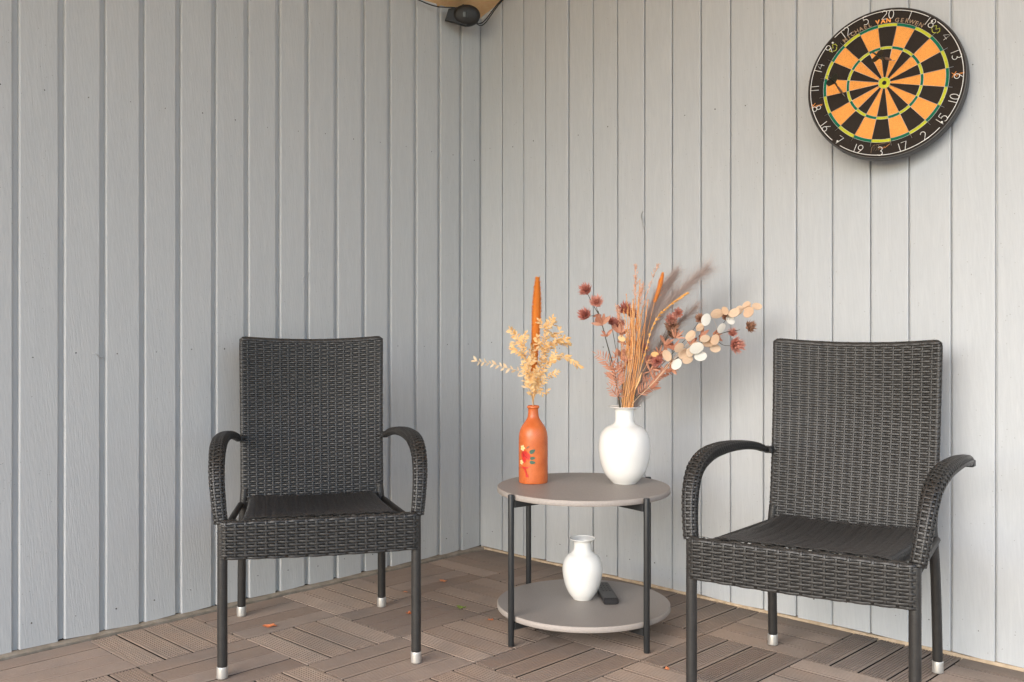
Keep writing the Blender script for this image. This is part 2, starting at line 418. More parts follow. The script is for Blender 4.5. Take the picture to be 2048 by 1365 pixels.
# ------------------------------------------------------------------ woven chairs
def ribbons(mb, P, Nn, B, w, h, m=0):
    """P: (k,3) centre line, Nn normals, B sideways; hexagonal flat ribbon"""
    prof = [(-.5, 0), (-.36, 1), (.36, 1), (.5, 0), (.36, -1), (-.36, -1)]
    k = len(P); vs = np.zeros((k, 6, 3))
    for j, (a, b_) in enumerate(prof): vs[:, j] = P+B*(a*w)+Nn*(b_*h)
    fs = [(i*6+j, i*6+(j+1) % 6, i*6+6+(j+1) % 6, i*6+6+j) for i in range(k-1) for j in range(6)]
    fs += [(5, 4, 3, 2, 1, 0), tuple((k-1)*6+j for j in range(6))]
    b = len(mb.v); mb.v.extend(map(tuple, vs.reshape(-1, 3).tolist())); mb.f.extend([tuple(i+b for i in f) for f in fs]); mb.mi.extend([m]*len(fs))
def surf_eval(surf, u, v):
    e = 1e-4
    p = surf(u, v); pu = surf(u+e, v)-surf(u-e, v); pv = surf(u, v+e)-surf(u, v-e)
    pu /= np.linalg.norm(pu, axis=1)[:, None]; pv /= np.linalg.norm(pv, axis=1)[:, None]
    n = np.cross(pu, pv); n /= np.linalg.norm(n, axis=1)[:, None]
    return p, pu, pv, n
def weave(surf, ustakes, vrows, w, h=.00055, amp=.0015, sw=.0066, spr=5, closed=False, ampfn=None, u0=None, u1=None, jit=.0003):
    mb = MB(); ns = len(ustakes)
    idx = np.arange(0, (ns if closed else ns-1)*spr+1)/spr
    ext = list(ustakes)+([ustakes[0]+ (u1-u0)] if closed else [])
    uu = np.interp(idx, np.arange(len(ext)), ext)
    if not closed:
        uu = np.concatenate([[u0], uu, [u1]]); idx = np.concatenate([[idx[0]-.5], idx, [idx[-1]+.5]])
    for r, v in enumerate(vrows):
        c = np.cos(PI*(idx+r)); a = np.sign(c)*np.abs(c)**.42*amp
        if ampfn is not None: a = a*ampfn(uu, v)
        vv = np.full_like(uu, v+RS.uniform(-jit, jit))
        p, pu, pv, n = surf_eval(surf, uu, vv)
        ribbons(mb, p+n*(a+RS.uniform(-.0002, .0002))[:, None], n, pv, w*RS.uniform(.94, 1.03), h)
    vs = np.linspace(vrows[0], vrows[-1], max(8, len(vrows)))
    for u in ustakes:
        p, pu, pv, n = surf_eval(surf, np.full_like(vs, u), vs)
        ribbons(mb, p, n, pu, sw, .0007)
    return mb
# lateral = +x, forward = -y, z up; origin between rear feet
def back_b(z): return .036-.066*((z-.40)/.52)**1.0+.010*math.sin(max(0, min(1, (z-.40)/.52))*PI)*-1
def lean(z):
    t = np.clip((z-.40)/.52, -.2, 1.05); return .038-.062*t-.010*np.sin(np.clip(t, 0, 1)*PI)
HW = .238
def wid(z): return HW-.006*np.clip((.92-z)/.5, 0, 1)
def back_surf(u, z):
    W_ = wid(z); r = .0125; s = u/HW*(W_+.012)
    flatl = W_-r
    a = np.abs(s); ex = np.clip((a-flatl)/r, 0, 2.2)
    x = np.where(a < flatl, a, flatl+r*np.sin(np.minimum(ex, 2.2)))
    dep = np.where(a < flatl, 0, -r*(1-np.cos(ex)))
    t = np.clip((z-.42)/.3, 0, 1)
    bow = .024*(1-(np.minimum(a, W_)/W_)**2)*t
    b_ = lean(z)-bow+dep
    dip = -.012*(1-(np.minimum(a, W_)/W_)**2)*np.clip((z-.5)/.42, 0, 1)
    return np.stack([np.sign(s)*x, -b_, z+dip], 1)
def make_chair_meshes():
    D = {}
    rows = np.arange(.375, .912, .00715); st = np.linspace(-.226, .226, 19)
    D['back'] = weave(back_surf, st, rows, .0063, h=.0005, amp=.0018, u0=-.262, u1=.262).mesh('backrest', M_RAT)
    # seat: u across, v = forward distance
    def seat_surf(u, v):
        hw = .203+.012*v/.58; a = np.abs(u); r = .018; fl = hw-r
        ex = np.clip((a-fl)/r, 0, PI/2); over = np.maximum(a-fl-r*PI/2, 0)
        x = np.where(a < fl, a, fl+r*np.sin(ex)); dz = np.where(a < fl, 0, -r*(1-np.cos(ex)))-over
        z = .4000+.0030*np.abs(np.cos(PI*u/.030))+.030*(v/.575)**2-.020*np.sin(np.clip(v/.575, 0, 1)*PI)*(1-(np.minimum(a, hw)/hw)**2)
        return np.stack([np.sign(u)*x, -v, z+dz], 1)
    def gap_shade(surf, u0, u1, v0, v1, off, nu=40, nv=24):  # added dark sheet that keeps light from showing between the strands
        mb = MB(); uu = np.linspace(u0, u1, nu+1); vs = []
        for v in np.linspace(v0, v1, nv+1):
            p, pu, pv, n = surf_eval(surf, uu, np.full_like(uu, v)); vs += [tuple(q) for q in (p-n*off)]
        for v in np.linspace(v0, v1, nv+1):
            p, pu, pv, n = surf_eval(surf, uu, np.full_like(uu, v)); vs += [tuple(q) for q in (p-n*(off+.0012))]
        m = nu+1; k = m*(nv+1); fs = [(j*m+i, j*m+i+1, (j+1)*m+i+1, (j+1)*m+i) for j in range(nv) for i in range(nu)]
        fs += [tuple(q+k for q in f[::-1]) for f in fs]; mb.add(vs, fs); return mb.mesh('gap_shade', M_RATC)
    D['back_gap_shade'] = gap_shade(back_surf, -.236, .236, .378, .905, .0040)
    D['seat_gap_shade'] = gap_shade(seat_surf, -.215, .215, .05, .572, -.0048)
    D['seat'] = weave(seat_surf, np.linspace(-.225, .225, 16), np.arange(.045, .578, .0071), .0063, h=.0007, amp=.0015, u0=-.24, u1=.24, sw=.006).mesh('seat', M_RAT)
    # apron in front, wrapping the front corners
    def apr_surf(u, z):
        a = np.abs(u); fl = .252; r = .024
        ex = np.clip((a-fl)/r, 0, PI/2); over = np.maximum(a-fl-r*PI/2, 0)
        x = np.where(a < fl, a, fl+r*np.sin(ex)); bb = np.where(a < fl, 0, -r*(1-np.cos(ex)))-over
        # rolled top edge
        t = np.clip((z-.418)/.012, 0, 2.2)
        zz = np.where(z < .418, z, .418+.012*np.sin(t)); bk = np.where(z < .418, 0, -.012*(1-np.cos(t)))
        sag = -.004*(1-(np.minimum(a, .25)/.25)**2)
        return np.stack([np.sign(u)*x, -(.598+bb+bk), zz+sag*np.clip((.42-z)/.1, 0, 1)], 1)
    D['apron'] = weave(apr_surf, np.linspace(-.285, .285, 22), np.arange(.328, .441, .0079), .0071, h=.0005, amp=.0019, u0=-.292, u1=.292, sw=.0075).mesh('apron', M_RAT)
    mb = MB(); box(mb, -.255, .255, -.592, -.584, .3255, .428); D['apron_shade_panel'] = mb.mesh('apron_gap_shade', M_RATC, False)  # dark panel added behind the apron weave to darken its gaps
    # dark sheets added behind seat and back weave, so strand gaps read as shade
    # armrest (right one: +x)
    path = spline([(.236, -.030, .586), (.252, -.10, .606), (.267, -.20, .618), (.277, -.32, .622), (.282, -.43, .614), (.283, -.508, .584), (.281, -.545, .530), (.275, -.563, .466), (.269, -.572, .418)], 80)
    pl_ = np.array([tuple(p) for p in path]); seg = np.linalg.norm(np.diff(pl_, axis=0), axis=1); ss = np.concatenate([[0], np.cumsum(seg)]); LT = ss[-1]
    rw = np.interp(ss/LT, [0, .06, .2, .45, .62, .8, 1], [.0095, .0115, .016, .0205, .0222, .0205, .0175])   # half width across
    rt = np.interp(ss/LT, [0, .06, .2, .45, .62, .8, 1], [.0095, .0100, .0125, .0160, .0185, .0185, .0170])
    tan = np.gradient(pl_, axis=0); tan /= np.linalg.norm(tan, axis=1)[:, None]
    lat = np.tile(np.array([1., 0, 0]), (len(ss), 1)); lat -= tan*np.sum(lat*tan, axis=1)[:, None]; lat /= np.linalg.norm(lat, axis=1)[:, None]
    up = np.cross(lat, tan); up *= np.sign(up[10, 2])
    def itp(A, v): return np.stack([np.interp(v, ss, A[:, k]) for k in range(3)], 1)
    def arm_surf(u, v):
        c = itp(pl_, v); l = itp(lat, v); n = itp(up, v)
        a = np.interp(v, ss, rw); b_ = np.interp(v, ss, rt)
        cu, su = np.cos(u), np.sin(u)
        q = .75
        return c+l*(a*np.sign(cu)*np.abs(cu)**q)[:, None]+n*(b_*np.sign(su)*np.abs(su)**q)[:, None]
    off = .13
    def afn(u, v):
        o = np.sin(u); return np.clip((o+.35)/.5, .05, 1)*np.interp(v, [0, .18, .3], [.1, .25, 1])
    us = off+np.arange(9)*2*PI/9
    D['arm'] = weave(lambda u, v: arm_surf(-u, v), us, np.arange(.03, LT-.004, .0078), .0069, h=.0005, amp=.0017, closed=True, u0=0, u1=2*PI, ampfn=lambda u, v: afn(-u, v), spr=3, sw=.006).mesh('armrest', M_RAT)
    mb = MB(); tube(mb, path, [min(a, b_)-.003 for a, b_ in zip(rw, rt)], 8); D['arm_core'] = mb.mesh('armrest_core', M_RATC)
    # wrapped tubes
    def wrapped(path, r, pitch=.0064, n=14, amp=.00016):
        P = [Vector(p) for p in path]; L = sum((P[i+1]-P[i]).length for i in range(len(P)-1)); k = int(L/pitch*3)
        cum = [0]
        for i in range(len(P)-1): cum.append(cum[-1]+(P[i+1]-P[i]).length)
        A = np.array([tuple(p) for p in P]); pts = []; rr = []
        for i in range(k+1):
            s = L*i/k; pts.append(tuple(np.interp(s, cum, A[:, c]) for c in range(3))); rr.append(r+(amp if i % 3 else -amp*1.3)+RS.uniform(-.0001, .0001))
        mb = MB(); tube(mb, pts, rr, n); return mb
    D['leg_f'] = wrapped([(0, 0, .028), (0, 0, .20), (0, 0, .42)], .0138).mesh('leg', M_RAT)
    D['leg_r'] = wrapped(spline([(0, 0, .028), (-.001, -.008, .14), (-.003, -.022, .28), (-.007, -.031, .37), (-.011, -.028, .425)], 12), .0134).mesh('leg', M_RAT)
    mb = MB(); lathe(mb, [(.0125, 0), (.0150, .0015), (.0152, .004), (.0150, .030), (.0146, .0325), (.012, .033)], 24); D['cap'] = mb.mesh('foot_cap', M_ALU)
    pts = [(x+.010, -float(lean(np.array(z)))+.0125, z) for x, z in ((-.233, .40), (-.234, .55), (-.236, .7), (-.238, .85), (-.2385, .900))]
    top = [(x, -float(lean(np.array(.92)))+.024*(1-(x/.24)**2)+.009, .9115-.012*(1-(x/.24)**2)) for x in np.linspace(-.216, .216, 13)]
    pts = pts+[( -.225, top[0][1], .909)]+top+[(.225, top[0][1], .909)]+[(-p[0], p[1], p[2]) for p in pts[::-1]]
    D['frame'] = wrapped(pts, .0102, pitch=.0068, n=10, amp=.0003).mesh('back_frame', M_RAT)
    mb = MB(); tube(mb, [(-.21, -.040, .385), (.21, -.040, .385)], .011, 10); tube(mb, [(-.232, -.03, .372), (-.262, -.57, .395)], .010, 8); tube(mb, [(.232, -.03, .372), (.262, -.57, .395)], .010, 8)
    tube(mb, [(-.262, -.568, .40), (.262, -.568, .40)], .011, 10)
    D['rails'] = mb.mesh('seat_frame', M_RATC)
    mb = MB(); bbox(mb, -.013, .013, -.012, .012, -.010, .010, .003); D['joint'] = mb.mesh('arm_bracket', M_BLK, False)
    return D
D = make_chair_meshes()
MIRROR = {}
def mirror(me):
    if me.name not in MIRROR:
        c = me.copy(); 
        n = len(c.vertices); co = np.empty(n*3); c.vertices.foreach_get('co', co); co[0::3] *= -1; c.vertices.foreach_set('co', co); c.flip_normals(); c.update(); MIRROR[me.name] = c
    return MIRROR[me.name]
def make_chair(loc, rz, label, splay=0):
    t = empty('armchair', (loc[0], loc[1], 0), rz, label, 'chair', 'dark woven armchairs on the deck')
    for nm, panel, weft in (('backrest', 'back_gap_shade', 'back'), ('seat', 'seat_gap_shade', 'seat'), ('apron', 'apron_shade_panel', 'apron')):  # each parent mesh is the added dark sheet behind its strands
        tag(link('strand', D[weft], link(nm, D[panel], t)), kind='stuff')
    link('back_frame', D['frame'], t); link('seat_frame', D['rails'], t)
    for s in (-1, 1):
        a = link('armrest', D['arm_core'] if s > 0 else mirror(D['arm_core']), t)
        tag(link('strand', D['arm'] if s > 0 else mirror(D['arm']), a), kind='stuff'); link('bracket', D['joint'], a, (s*.236, -.022, .588))
        if s > 0 and splay:       # the loose arm: swung outwards about its front post
            a.matrix_local = Matrix.Translation((.266, -.578, 0)) @ Matrix.Rotation(splay, 4, 'Z') @ Matrix.Translation((-.266, .578, 0))
        for me, x, y in ((D['leg_f'], s*.265, -.58), (D['leg_r'], s*.230, 0)):
            l = link('leg', me if s > 0 else mirror(me), t, (x, y, 0)); link('foot_cap', D['cap'], l)
    return t
make_chair((.2645, -1.042), math.radians(57.66), 'woven dark armchair standing in front of the left wall, turned towards the viewer')
make_chair((1.770, -.230), math.radians(12.9), 'woven dark armchair against the right wall below the dartboard, right of the round table', math.radians(-8))

# ------------------------------------------------------------------ round two-tier table
TC = np.array([.225, 3.153]); LEG = [np.array(p) for p in ((0, 2.986), (.392, 2.928), (.450, 3.320), (.058, 3.378))]
tx, ty = cw(*TC)
T = empty('side_table', (tx, ty, 0), 0, 'round two-tier side table with taupe discs and thin black legs, between the armchairs', 'table')
ZT, ZL, RT = .452, .088, .2715
def disc(z, name):
    mb = MB(); n = 96; th = .017
    prof = [(RT-.002, z-th), (RT, z-th+.002), (RT, z-.0022), (RT-.0022, z)]
    vs = [(r*math.cos(2*PI*j/n), r*math.sin(2*PI*j/n), zz) for r, zz in prof for j in range(n)]
    fs = [(i*n+j, i*n+(j+1) % n, (i+1)*n+(j+1) % n, (i+1)*n+j) for i in range(3) for j in range(n)]
    mb.add(vs, fs, 1); mb.add([vs[3*n+j] for j in range(n)], [tuple(range(n))], 0); mb.add([vs[j] for j in range(n)], [tuple(range(n-1, -1, -1))], 1)
    return mb.build(name, [M_TBL, M_EDGE], T, True, angle=50)
disc(ZT, 'table_top'); disc(ZL, 'shelf')
LW = [cw(*p) for p in LEG]
for (x, y) in LW:
    x -= tx; y -= ty; k = .2835/math.hypot(x, y); x *= k; y *= k
    mb = MB(); lathe(mb, [(.004, 0), (.0085, .001), (.0092, .003), (.0092, .4505), (.0085, .453), (.003, .4535)], 20); mb.build('leg', M_BLK, T, loc=(x, y, 0), angle=50)
for z, nm in ((ZT, 'top_brace'), (ZL, 'shelf_brace')):
    for a, b_ in ((0, 2), (1, 3)):
        p = Vector((LW[a][0]-tx, LW[a][1]-ty, 0)); q = Vector((LW[b_][0]-tx, LW[b_][1]-ty, 0)); d = (q-p).normalized()
        p = p+d*.004; q = q-d*.004
        ang = math.atan2(d.y, d.x); M = Matrix.Translation((p+q)/2) @ Matrix.Rotation(ang, 4, 'Z'); L = (q-p).length/2
        mb = MB(); dz = .0005 if a == 0 else 0
        bbox(mb, -L, L, -.0095+dz, .0095-dz, z-.017-.022+dz*2, z-.0175, .001, M=M); mb.build(nm, M_BLK, T, False)

# ------------------------------------------------------------------ vases
def place(px, Y, z): 
    x, y = cw((px-1024)/2000*Y, Y); return (x, y, z)
VB = place(1249, 3.20, ZT); OB = place(1066.5, 3.22, ZT); SV = place(1165, 3.18, ZL)
def hollow(prof, th, depth_pts):
    """outer profile bottom->top, then down the inside"""
    inner = [(max(r-th, .002), z) for r, z in prof[::-1] if z > prof[-1][1]*.55]
    return prof+[(prof[-1][0]-th*.5, prof[-1][1]+.0008)]+inner
def vase(name, base, pr, th, mat, label, cat, rim=None):
    t = empty(name, base, 0, label, cat)
    p = [(.001, 0)]+[(pr[0][0]-.004, .0002)]+sprofile(pr, 54)
    mb = MB(); lathe(mb, hollow(p, th, 0), 72); mb.build('body', mat, t)
    return t
big = vase('vase', VB, [(.0375, .001), (.0400, .004), (.057, .022), (.070, .045), (.0795, .078), (.0832, .112), (.0805, .142), (.073, .163), (.058, .179), (.040, .1875), (.0315, .197), (.0302, .215), (.0305, .232), (.036, .2405), (.0500, .2435), (.0520, .2455)], .0035, M_WHITE,
           'large glossy white vase with dried flowers on the table top', 'vase')
small = vase('vase', SV, [(.0300, .001), (.0320, .004), (.044, .020), (.055, .044), (.0615, .072), (.0640, .096), (.0600, .120), (.049, .138), (.036, .1475), (.0290, .157), (.0275, .170), (.0285, .181), (.035, .188), (.0415, .1905), (.0428, .193)], .003, M_WHITE,
             'small empty white vase with flared rim on the lower table shelf', 'vase')
bot = vase('bottle', OB, [(.0440, .001), (.0466, .005), (.0470, .05), (.0470, .11), (.0466, .145), (.0440, .163), (.0375, .180), (.0270, .195), (.0190, .209), (.0168, .222), (.0165, .234), (.0172, .2375), (.0195, .2395), (.0200, .243), (.0185, .2465)], .003, M_CLAY,
           'orange stoneware bottle with painted flowers holding yellow sprays', 'bottle')
# painted flowers on the bottle: thin raised decal pieces following the glaze
pm = {k: flat('paint_'+k, c, .35, var=.15, scale=300) for k, c in dict(cream=(.85, .66, .33), red=(.62, .035, .025), darkred=(.42, .02, .02), green=(.06, .13, .085), yellow=(.75, .55, .08)).items()}
CAMV = Vector((CAMP[0]-OB[0], CAMP[1]-OB[1], 0)); A0 = math.atan2(CAMV.y, CAMV.x)
def decal(kind, ang, z, pts, lift=.0006):
    """pts in metres around (ang, z) on the cylinder wall"""
    mb = MB(); R = .0472+lift
    vs = [(R*math.cos(A0+ang), R*math.sin(A0+ang), z)]+[(R*math.cos(A0+ang+x/R), R*math.sin(A0+ang+x/R), z+y) for x, y in pts]
    n = len(pts); mb.add(vs, [(0, 1+i, 1+(i+1) % n) for i in range(n)])
    return vs, [(0, 1+i, 1+(i+1) % n) for i in range(n)]
def petal_flower(r, n=5, k=.45, c=30): return [(r*(1-k+k*abs(math.cos(n/2*2*PI*i/c)))*math.cos(2*PI*i/c), r*(1-k+k*abs(math.cos(n/2*2*PI*i/c)))*math.sin(2*PI*i/c)) for i in range(c)]
def leafshape(l, w, a, c=14):
    o = []
    for i in range(c):
        t = 2*PI*i/c; x = l*math.cos(t); y = w*math.sin(t)*(1-.35*math.cos(t)); o.append((x*math.cos(a)-y*math.sin(a), x*math.sin(a)+y*math.cos(a)))
    return o
# screen-right is +angle: (anticlockwise seen from above, from the viewer's side)
def dgroup(name, mat, items):
    mb = MB()
    for i, (ang, z, pts) in enumerate(items): v, f = decal('', ang, z, pts, .0004+.00012*i); mb.add(v, f)
    mb.build(name, mat, bot)
dgroup('painted_rose', pm['red'], [(-.62, .092, petal_flower(.0150, 6, .2)), (-.38, .088, petal_flower(.0105, 5, .25)), (-.70, .075, petal_flower(.0095, 4, .2))])
dgroup('painted_rose_shade', pm['darkred'], [(-.66, .093, leafshape(.008, .0028, .9)), (-.52, .087, leafshape(.007, .002, -.5)), (-.75, .098, leafshape(.006, .0018, 1.7))])
def lifted(name, mat, items, base):
    mb = MB()
    for i, (ang, z, pts) in enumerate(items): v, f = decal('', ang, z, pts, base+.0001*i); mb.add(v, f)
    mb.build(name, mat, bot)
lifted('painted_blossom', pm['cream'], [(-.78, .1145, petal_flower(.0105, 5, .4)), (-.88, .069, petal_flower(.0085, 5, .4))], .0012)
lifted('blossom_centre', pm['yellow'], [(-.78, .1145, petal_flower(.0025, 5, .1))], .0016); lifted('blossom_centre', pm['yellow'], [(-.88, .069, petal_flower(.002, 5, .1))], .0016)
lifted('painted_leaf', pm['green'], [(-.06, .105, leafshape(.0105, .0062, .55)), (-.04, .0835, leafshape(.0085, .0048, .1)), (-.05, .070, leafshape(.0095, .0055, -.1)), (-.36, .118, leafshape(.007, .0012, .6))], .0010)
lifted('painted_ribbon', pm['red'], [(-.62, .052, leafshape(.013, .0028, -.05)), (-.40, .0545, leafshape(.012, .0015, .25)), (-.52, .039, leafshape(.0135, .003, -1.15)), (-.42, .027, leafshape(.006, .005, -.6))], .0008)

# remote control on the shelf
rx, ry = cw((1212-1024)/2000*3.16, 3.17)
Rm = empty('remote_control', (rx, ry, ZL), 0, 'slim black remote control lying on the lower shelf behind the small vase', 'remote control')
e = at(1222, 1211, 3.115); s_ = at(1203, 1180, 3.30)
dr = Vector((e.x-s_.x, e.y-s_.y)); ang = math.atan2(dr.y, dr.x)
Rm.rotation_euler = (0, 0, ang); Rm.location = ((e.x+s_.x)/2, (e.y+s_.y)/2, ZL)
M_PL = flat('black_plastic', (.018, .017, .018), .38)
mb = MB(); bbox(mb, -.098, .098, -.0235, .0235, 0, .021, .004); mb.build('body', M_PL, Rm, True, angle=30)
mb = MB(); 
for i in range(5):
    for j in range(3): lathe(mb, [(.0034, .0208), (.0034, .0218), (.002, .0222)], 10, M=Matrix.Translation((-.07+i*.02, (j-1)*.0105, 0)))
mb.build('button', M_BLK, Rm)

# ------------------------------------------------------------------ dried flowers
def plant_mat(name, c1, c2, rough=.8, trans=.0):
    m, n, b = newmat(name, c1, rough, .15)
    oi = n.nodes.new('ShaderNodeObjectInfo'); v, _ = posvec(n, (1, 1, 1), False)
    f = mathn(n, 'ADD', mathn(n, 'MULTIPLY', oi.outputs['Random'], .5), mathn(n, 'MULTIPLY', noise(n, v, 180, 3), .5))
    n.links.new(ramp(n, f, [(.2, c1), (.75, c2)]), b.inputs['Base Color'])
    if trans:
        b.inputs['Subsurface Weight'].default_value = 0
        t = n.nodes.new('ShaderNodeBsdfTranslucent'); mx = n.nodes.new('ShaderNodeMixShader'); mx.inputs[0].default_value = trans
        t.inputs[0].default_value = (*c2, 1); out = n.nodes['Material Output']
        n.links.new(b.outputs[0], mx.inputs[1]); n.links.new(t.outputs[0], mx.inputs[2]); n.links.new(mx.outputs[0], out.inputs[0])
    return m
P_YEL = plant_mat('bleached_yellow_leaf', (.90, .52, .19), (.96, .72, .40), trans=.3)
P_CRM = plant_mat('bleached_cream_leaf', (.80, .58, .34), (.88, .72, .50), trans=.3)
P_ORG = plant_mat('orange_seedhead', (.93, .36, .06), (.97, .50, .13), trans=.3)
P_STK = plant_mat('orange_straw', (.76, .33, .11), (.88, .52, .24))
P_PCH = plant_mat('peach_grass', (.78, .42, .26), (.88, .60, .44), trans=.2)
P_RED = plant_mat('dusty_red_petal', (.50, .17, .13), (.78, .42, .33), trans=.1)
P_BRN = plant_mat('brown_seedhead', (.30, .15, .09), (.48, .28, .19))
P_PNK = plant_mat('dusty_pink_leaf', (.44, .175, .105), (.66, .34, .225), trans=.15)
P_STM = plant_mat('dark_green_stem', (.07, .07, .055), (.13, .12, .09))
P_PMP = plant_mat('mauve_plume', (.50, .40, .37), (.66, .57, .53), trans=.4)
P_PMD = plant_mat('grey_brown_plume', (.40, .30, .27), (.55, .45, .41), trans=.4)
P_LUN = plant_mat('silvery_seed_pod', (.80, .76, .66), (.88, .86, .80), .45, trans=.25)
P_LUT = plant_mat('tan_seed_pod', (.72, .49, .32), (.84, .66, .48), .5, trans=.25)
def leaf_mesh(name, mat, w=.28, fold=.10, curl=.10, n=5, pw=1.0):
    mb = MB(); vs = []
    for i in range(n+1):
        t = i/n; ww = w*math.sin(PI*t**pw)**.8*.5 if 0 < i < n else .004; z = -curl*t*t
        vs += [(t, -ww, z+fold*ww), (t, 0, z), (t, ww, z+fold*ww)]
    fs = [(i*3+j, i*3+3+j, i*3+4+j, i*3+1+j) for i in range(n) for j in range(2)]
    mb.add(vs, fs); return mb.mesh(name, mat)
L_YEL = leaf_mesh('leaf', P_YEL, .42, .25, .22); L_CRM = leaf_mesh('leaf', P_CRM, .40, .25, .3)
L_PNK = leaf_mesh('leaf', P_PNK, .30, .2, .18); L_PNN = leaf_mesh('leaf', P_PNK, .17, .2, .25)
def pod_mesh(name, mat):
    mb = MB(); n = 18; vs = [(.5, 0, .03)]; rg = ((.5, .034), (.86, .024), (.92, .034), (1.0, .012), (1.0, -.012), (.92, -.034), (.86, -.024), (.5, -.034))
    for sc, zz in rg:
        for j in range(n): a = 2*PI*j/n; vs.append((.5+.5*sc*math.cos(a), .38*sc*math.sin(a), zz*.8+.03*math.cos(2*a)*sc))
    vs.append((.5, 0, -.03)); m = len(rg)
    fs = [(0, 1+j, 1+(j+1) % n) for j in range(n)]+[(1+i*n+(j+1) % n, 1+i*n+j, 1+(i+1)*n+j, 1+(i+1)*n+(j+1) % n) for i in range(m-1) for j in range(n)]
    fs += [(1+m*n, 1+(m-1)*n+(j+1) % n, 1+(m-1)*n+j) for j in range(n)]; mb.add(vs, fs); return mb.mesh(name, mat)
POD = {'w': pod_mesh('seed_pod', P_LUN), 't': pod_mesh('seed_pod', P_LUT), 'y': pod_mesh('seed_pod', P_YEL)}
def frame_of(d, up):
    d = d.normalized(); s = up.cross(d)
    if s.length < 1e-4: s = Vector((1, 0, 0)).cross(d)
    s.normalize(); u = d.cross(s); return Matrix((d, s, u)).transposed().to_4x4()
def put(me, name, parent, p, d, up, sc, sw=None):
    o = link(name, me, parent); M = Matrix.Translation(Vector(p)-parent.location) @ frame_of(Vector(d), Vector(up)) @ Matrix.Diagonal((sc, sw or sc, sw or sc, 1))
    o.matrix_local = M; return o
def rv(s=1): return Vector(RS.uniform(-1, 1, 3))*s
TOV = Vector((CAMP[0]-VB[0], CAMP[1]-VB[1], 0)).normalized()      # horizontally out from the wall corner, the open side of the terrace
SIDE = Vector((0, 0, 1)).cross(TOV)                             # to the right along the table
def stem(parent, pts, r0, r1, mat, name='stem', n=6, k=20):
    sp = spline(pts, k); mb = MB(); o = parent.location
    tube(mb, [p-o for p in sp], list(np.linspace(r0, r1, len(sp))), n); mb.build(name, mat, parent); return sp
def flower(parent, p, d, R, mat, core=None):
    """shaggy thistle-like head: many narrow petals fanning from a point"""
    R *= 1.25; mb = MB(); d = Vector(d).normalized(); M = frame_of(d, Vector((.3, .2, .9)))
    for ring, (nn, th, ln) in enumerate(((9, .25, 1.0), (14, .62, 1.03), (17, 1.0, .98), (16, 1.35, .86), (12, 1.75, .62))):
        for j in range(nn):
            a = 2*PI*(j+.5*(ring % 2))/nn+RS.uniform(-.15, .15); t = th+RS.uniform(-.12, .12); l = R*ln*RS.uniform(.85, 1.1)
            v = Vector((math.cos(t), math.sin(t)*math.cos(a), math.sin(t)*math.sin(a)))
            s = Vector((0, -math.sin(a), math.cos(a))); bend = Vector((1, 0, 0))*l*.18
            R_ = R; b0 = v*R*.12; b1 = v*l*.6-bend*.3; b2 = v*l+bend*.6; w = R*.115*(1.4 if ring > 2 else 1)
            nrm = v.cross(s)*w*.5
            pts = [b0-s*w*.5, b0+s*w*.5, b1+s*w, b1-s*w, b2, b1+nrm]
            mb.add([M @ q for q in pts], [(0, 1, 5), (1, 2, 5), (3, 0, 5), (2, 4, 5), (4, 3, 5), (1, 0, 3, 2)], 0)
    lathe(mb, [(.001, -R*.28), (R*.16, -R*.2), (R*.25, 0), (R*.15, R*.16), (.001, R*.2)], 8, 0, M @ Matrix.Rotation(PI/2, 4, 'Y'))
    o = mb.build('flower_head', mat, parent, False); o.location = Vector(p)-parent.location; return o
def leaf_cluster(parent, p, d, n, L, me, spread=1.0):
    d = Vector(d).normalized()
    for i in range(n):
        v = (d*.7+rv(spread)).normalized(); put(me, 'leaf', parent, Vector(p)+rv(.004), v, TOV+rv(.4), L*RS.uniform(.75, 1.15))
def fern(parent, pts, L, n, me, mat):
    sp = stem(parent, pts, .0011, .0005, mat, 'stalk', 5, 16)
    for i in range(n):
        t = (i+1.5)/(n+1.5); q = t*16; k = min(int(q), 15); p = sp[k].lerp(sp[k+1], q-k); tn = (sp[k+1]-sp[k]).normalized()
        sd_ = tn.cross(TOV).normalized(); ll = L*(1-.55*t**2)*RS.uniform(.9, 1.08)
        for s in (-1, 1):
            v = sd_*s*.85+tn*.62+TOV*RS.uniform(-.15, .25); put(me, 'leaf', parent, p, v, TOV+rv(.15), ll)
    put(me, 'leaf', parent, sp[-1], (sp[-1]-sp[-2]), TOV, L*.5)
def hairs(mb, sp, L, n, droop, w=.00022, t0=0, spread=.6, tipf=.35, side=None):
    K = len(sp)-1
    for i in range(n):
        t = t0+(1-t0)*RS.rand(); q = t*K; k = min(int(q), K-1); p = sp[k].lerp(sp[k+1], q-k); tn = (sp[k+1]-sp[k]).normalized()
        r = rv(1); r = r-tn*r.dot(tn)
        if r.length < .05: continue
        r.normalize()
        if side is not None: r = (r+side*RS.rand()*1.2).normalized()
        l = L*(1-(1-tipf)*((t-t0)/(1-t0)))*RS.uniform(.5, 1.1)
        d0 = (tn+r*spread*RS.uniform(.5, 1.2)).normalized(); c = p; vs = []; ww = tn.cross(r).normalized()*w
        d = d0
        for s in range(4):
            f = 1-s/3.4; vs += [c-ww*f, c+ww*f]; c = c+d*l/3; d = (d+Vector((0, 0, -droop))*.5+r*.12).normalized()
        mb.add(vs, [(0, 1, 3, 2), (2, 3, 5, 4), (4, 5, 7, 6)])
YV = 3.2
G1 = 'dried flower stems in the large white vase'
def T_(name, label, cat, base, group=G1): return empty(name, base, 0, label, cat, group)
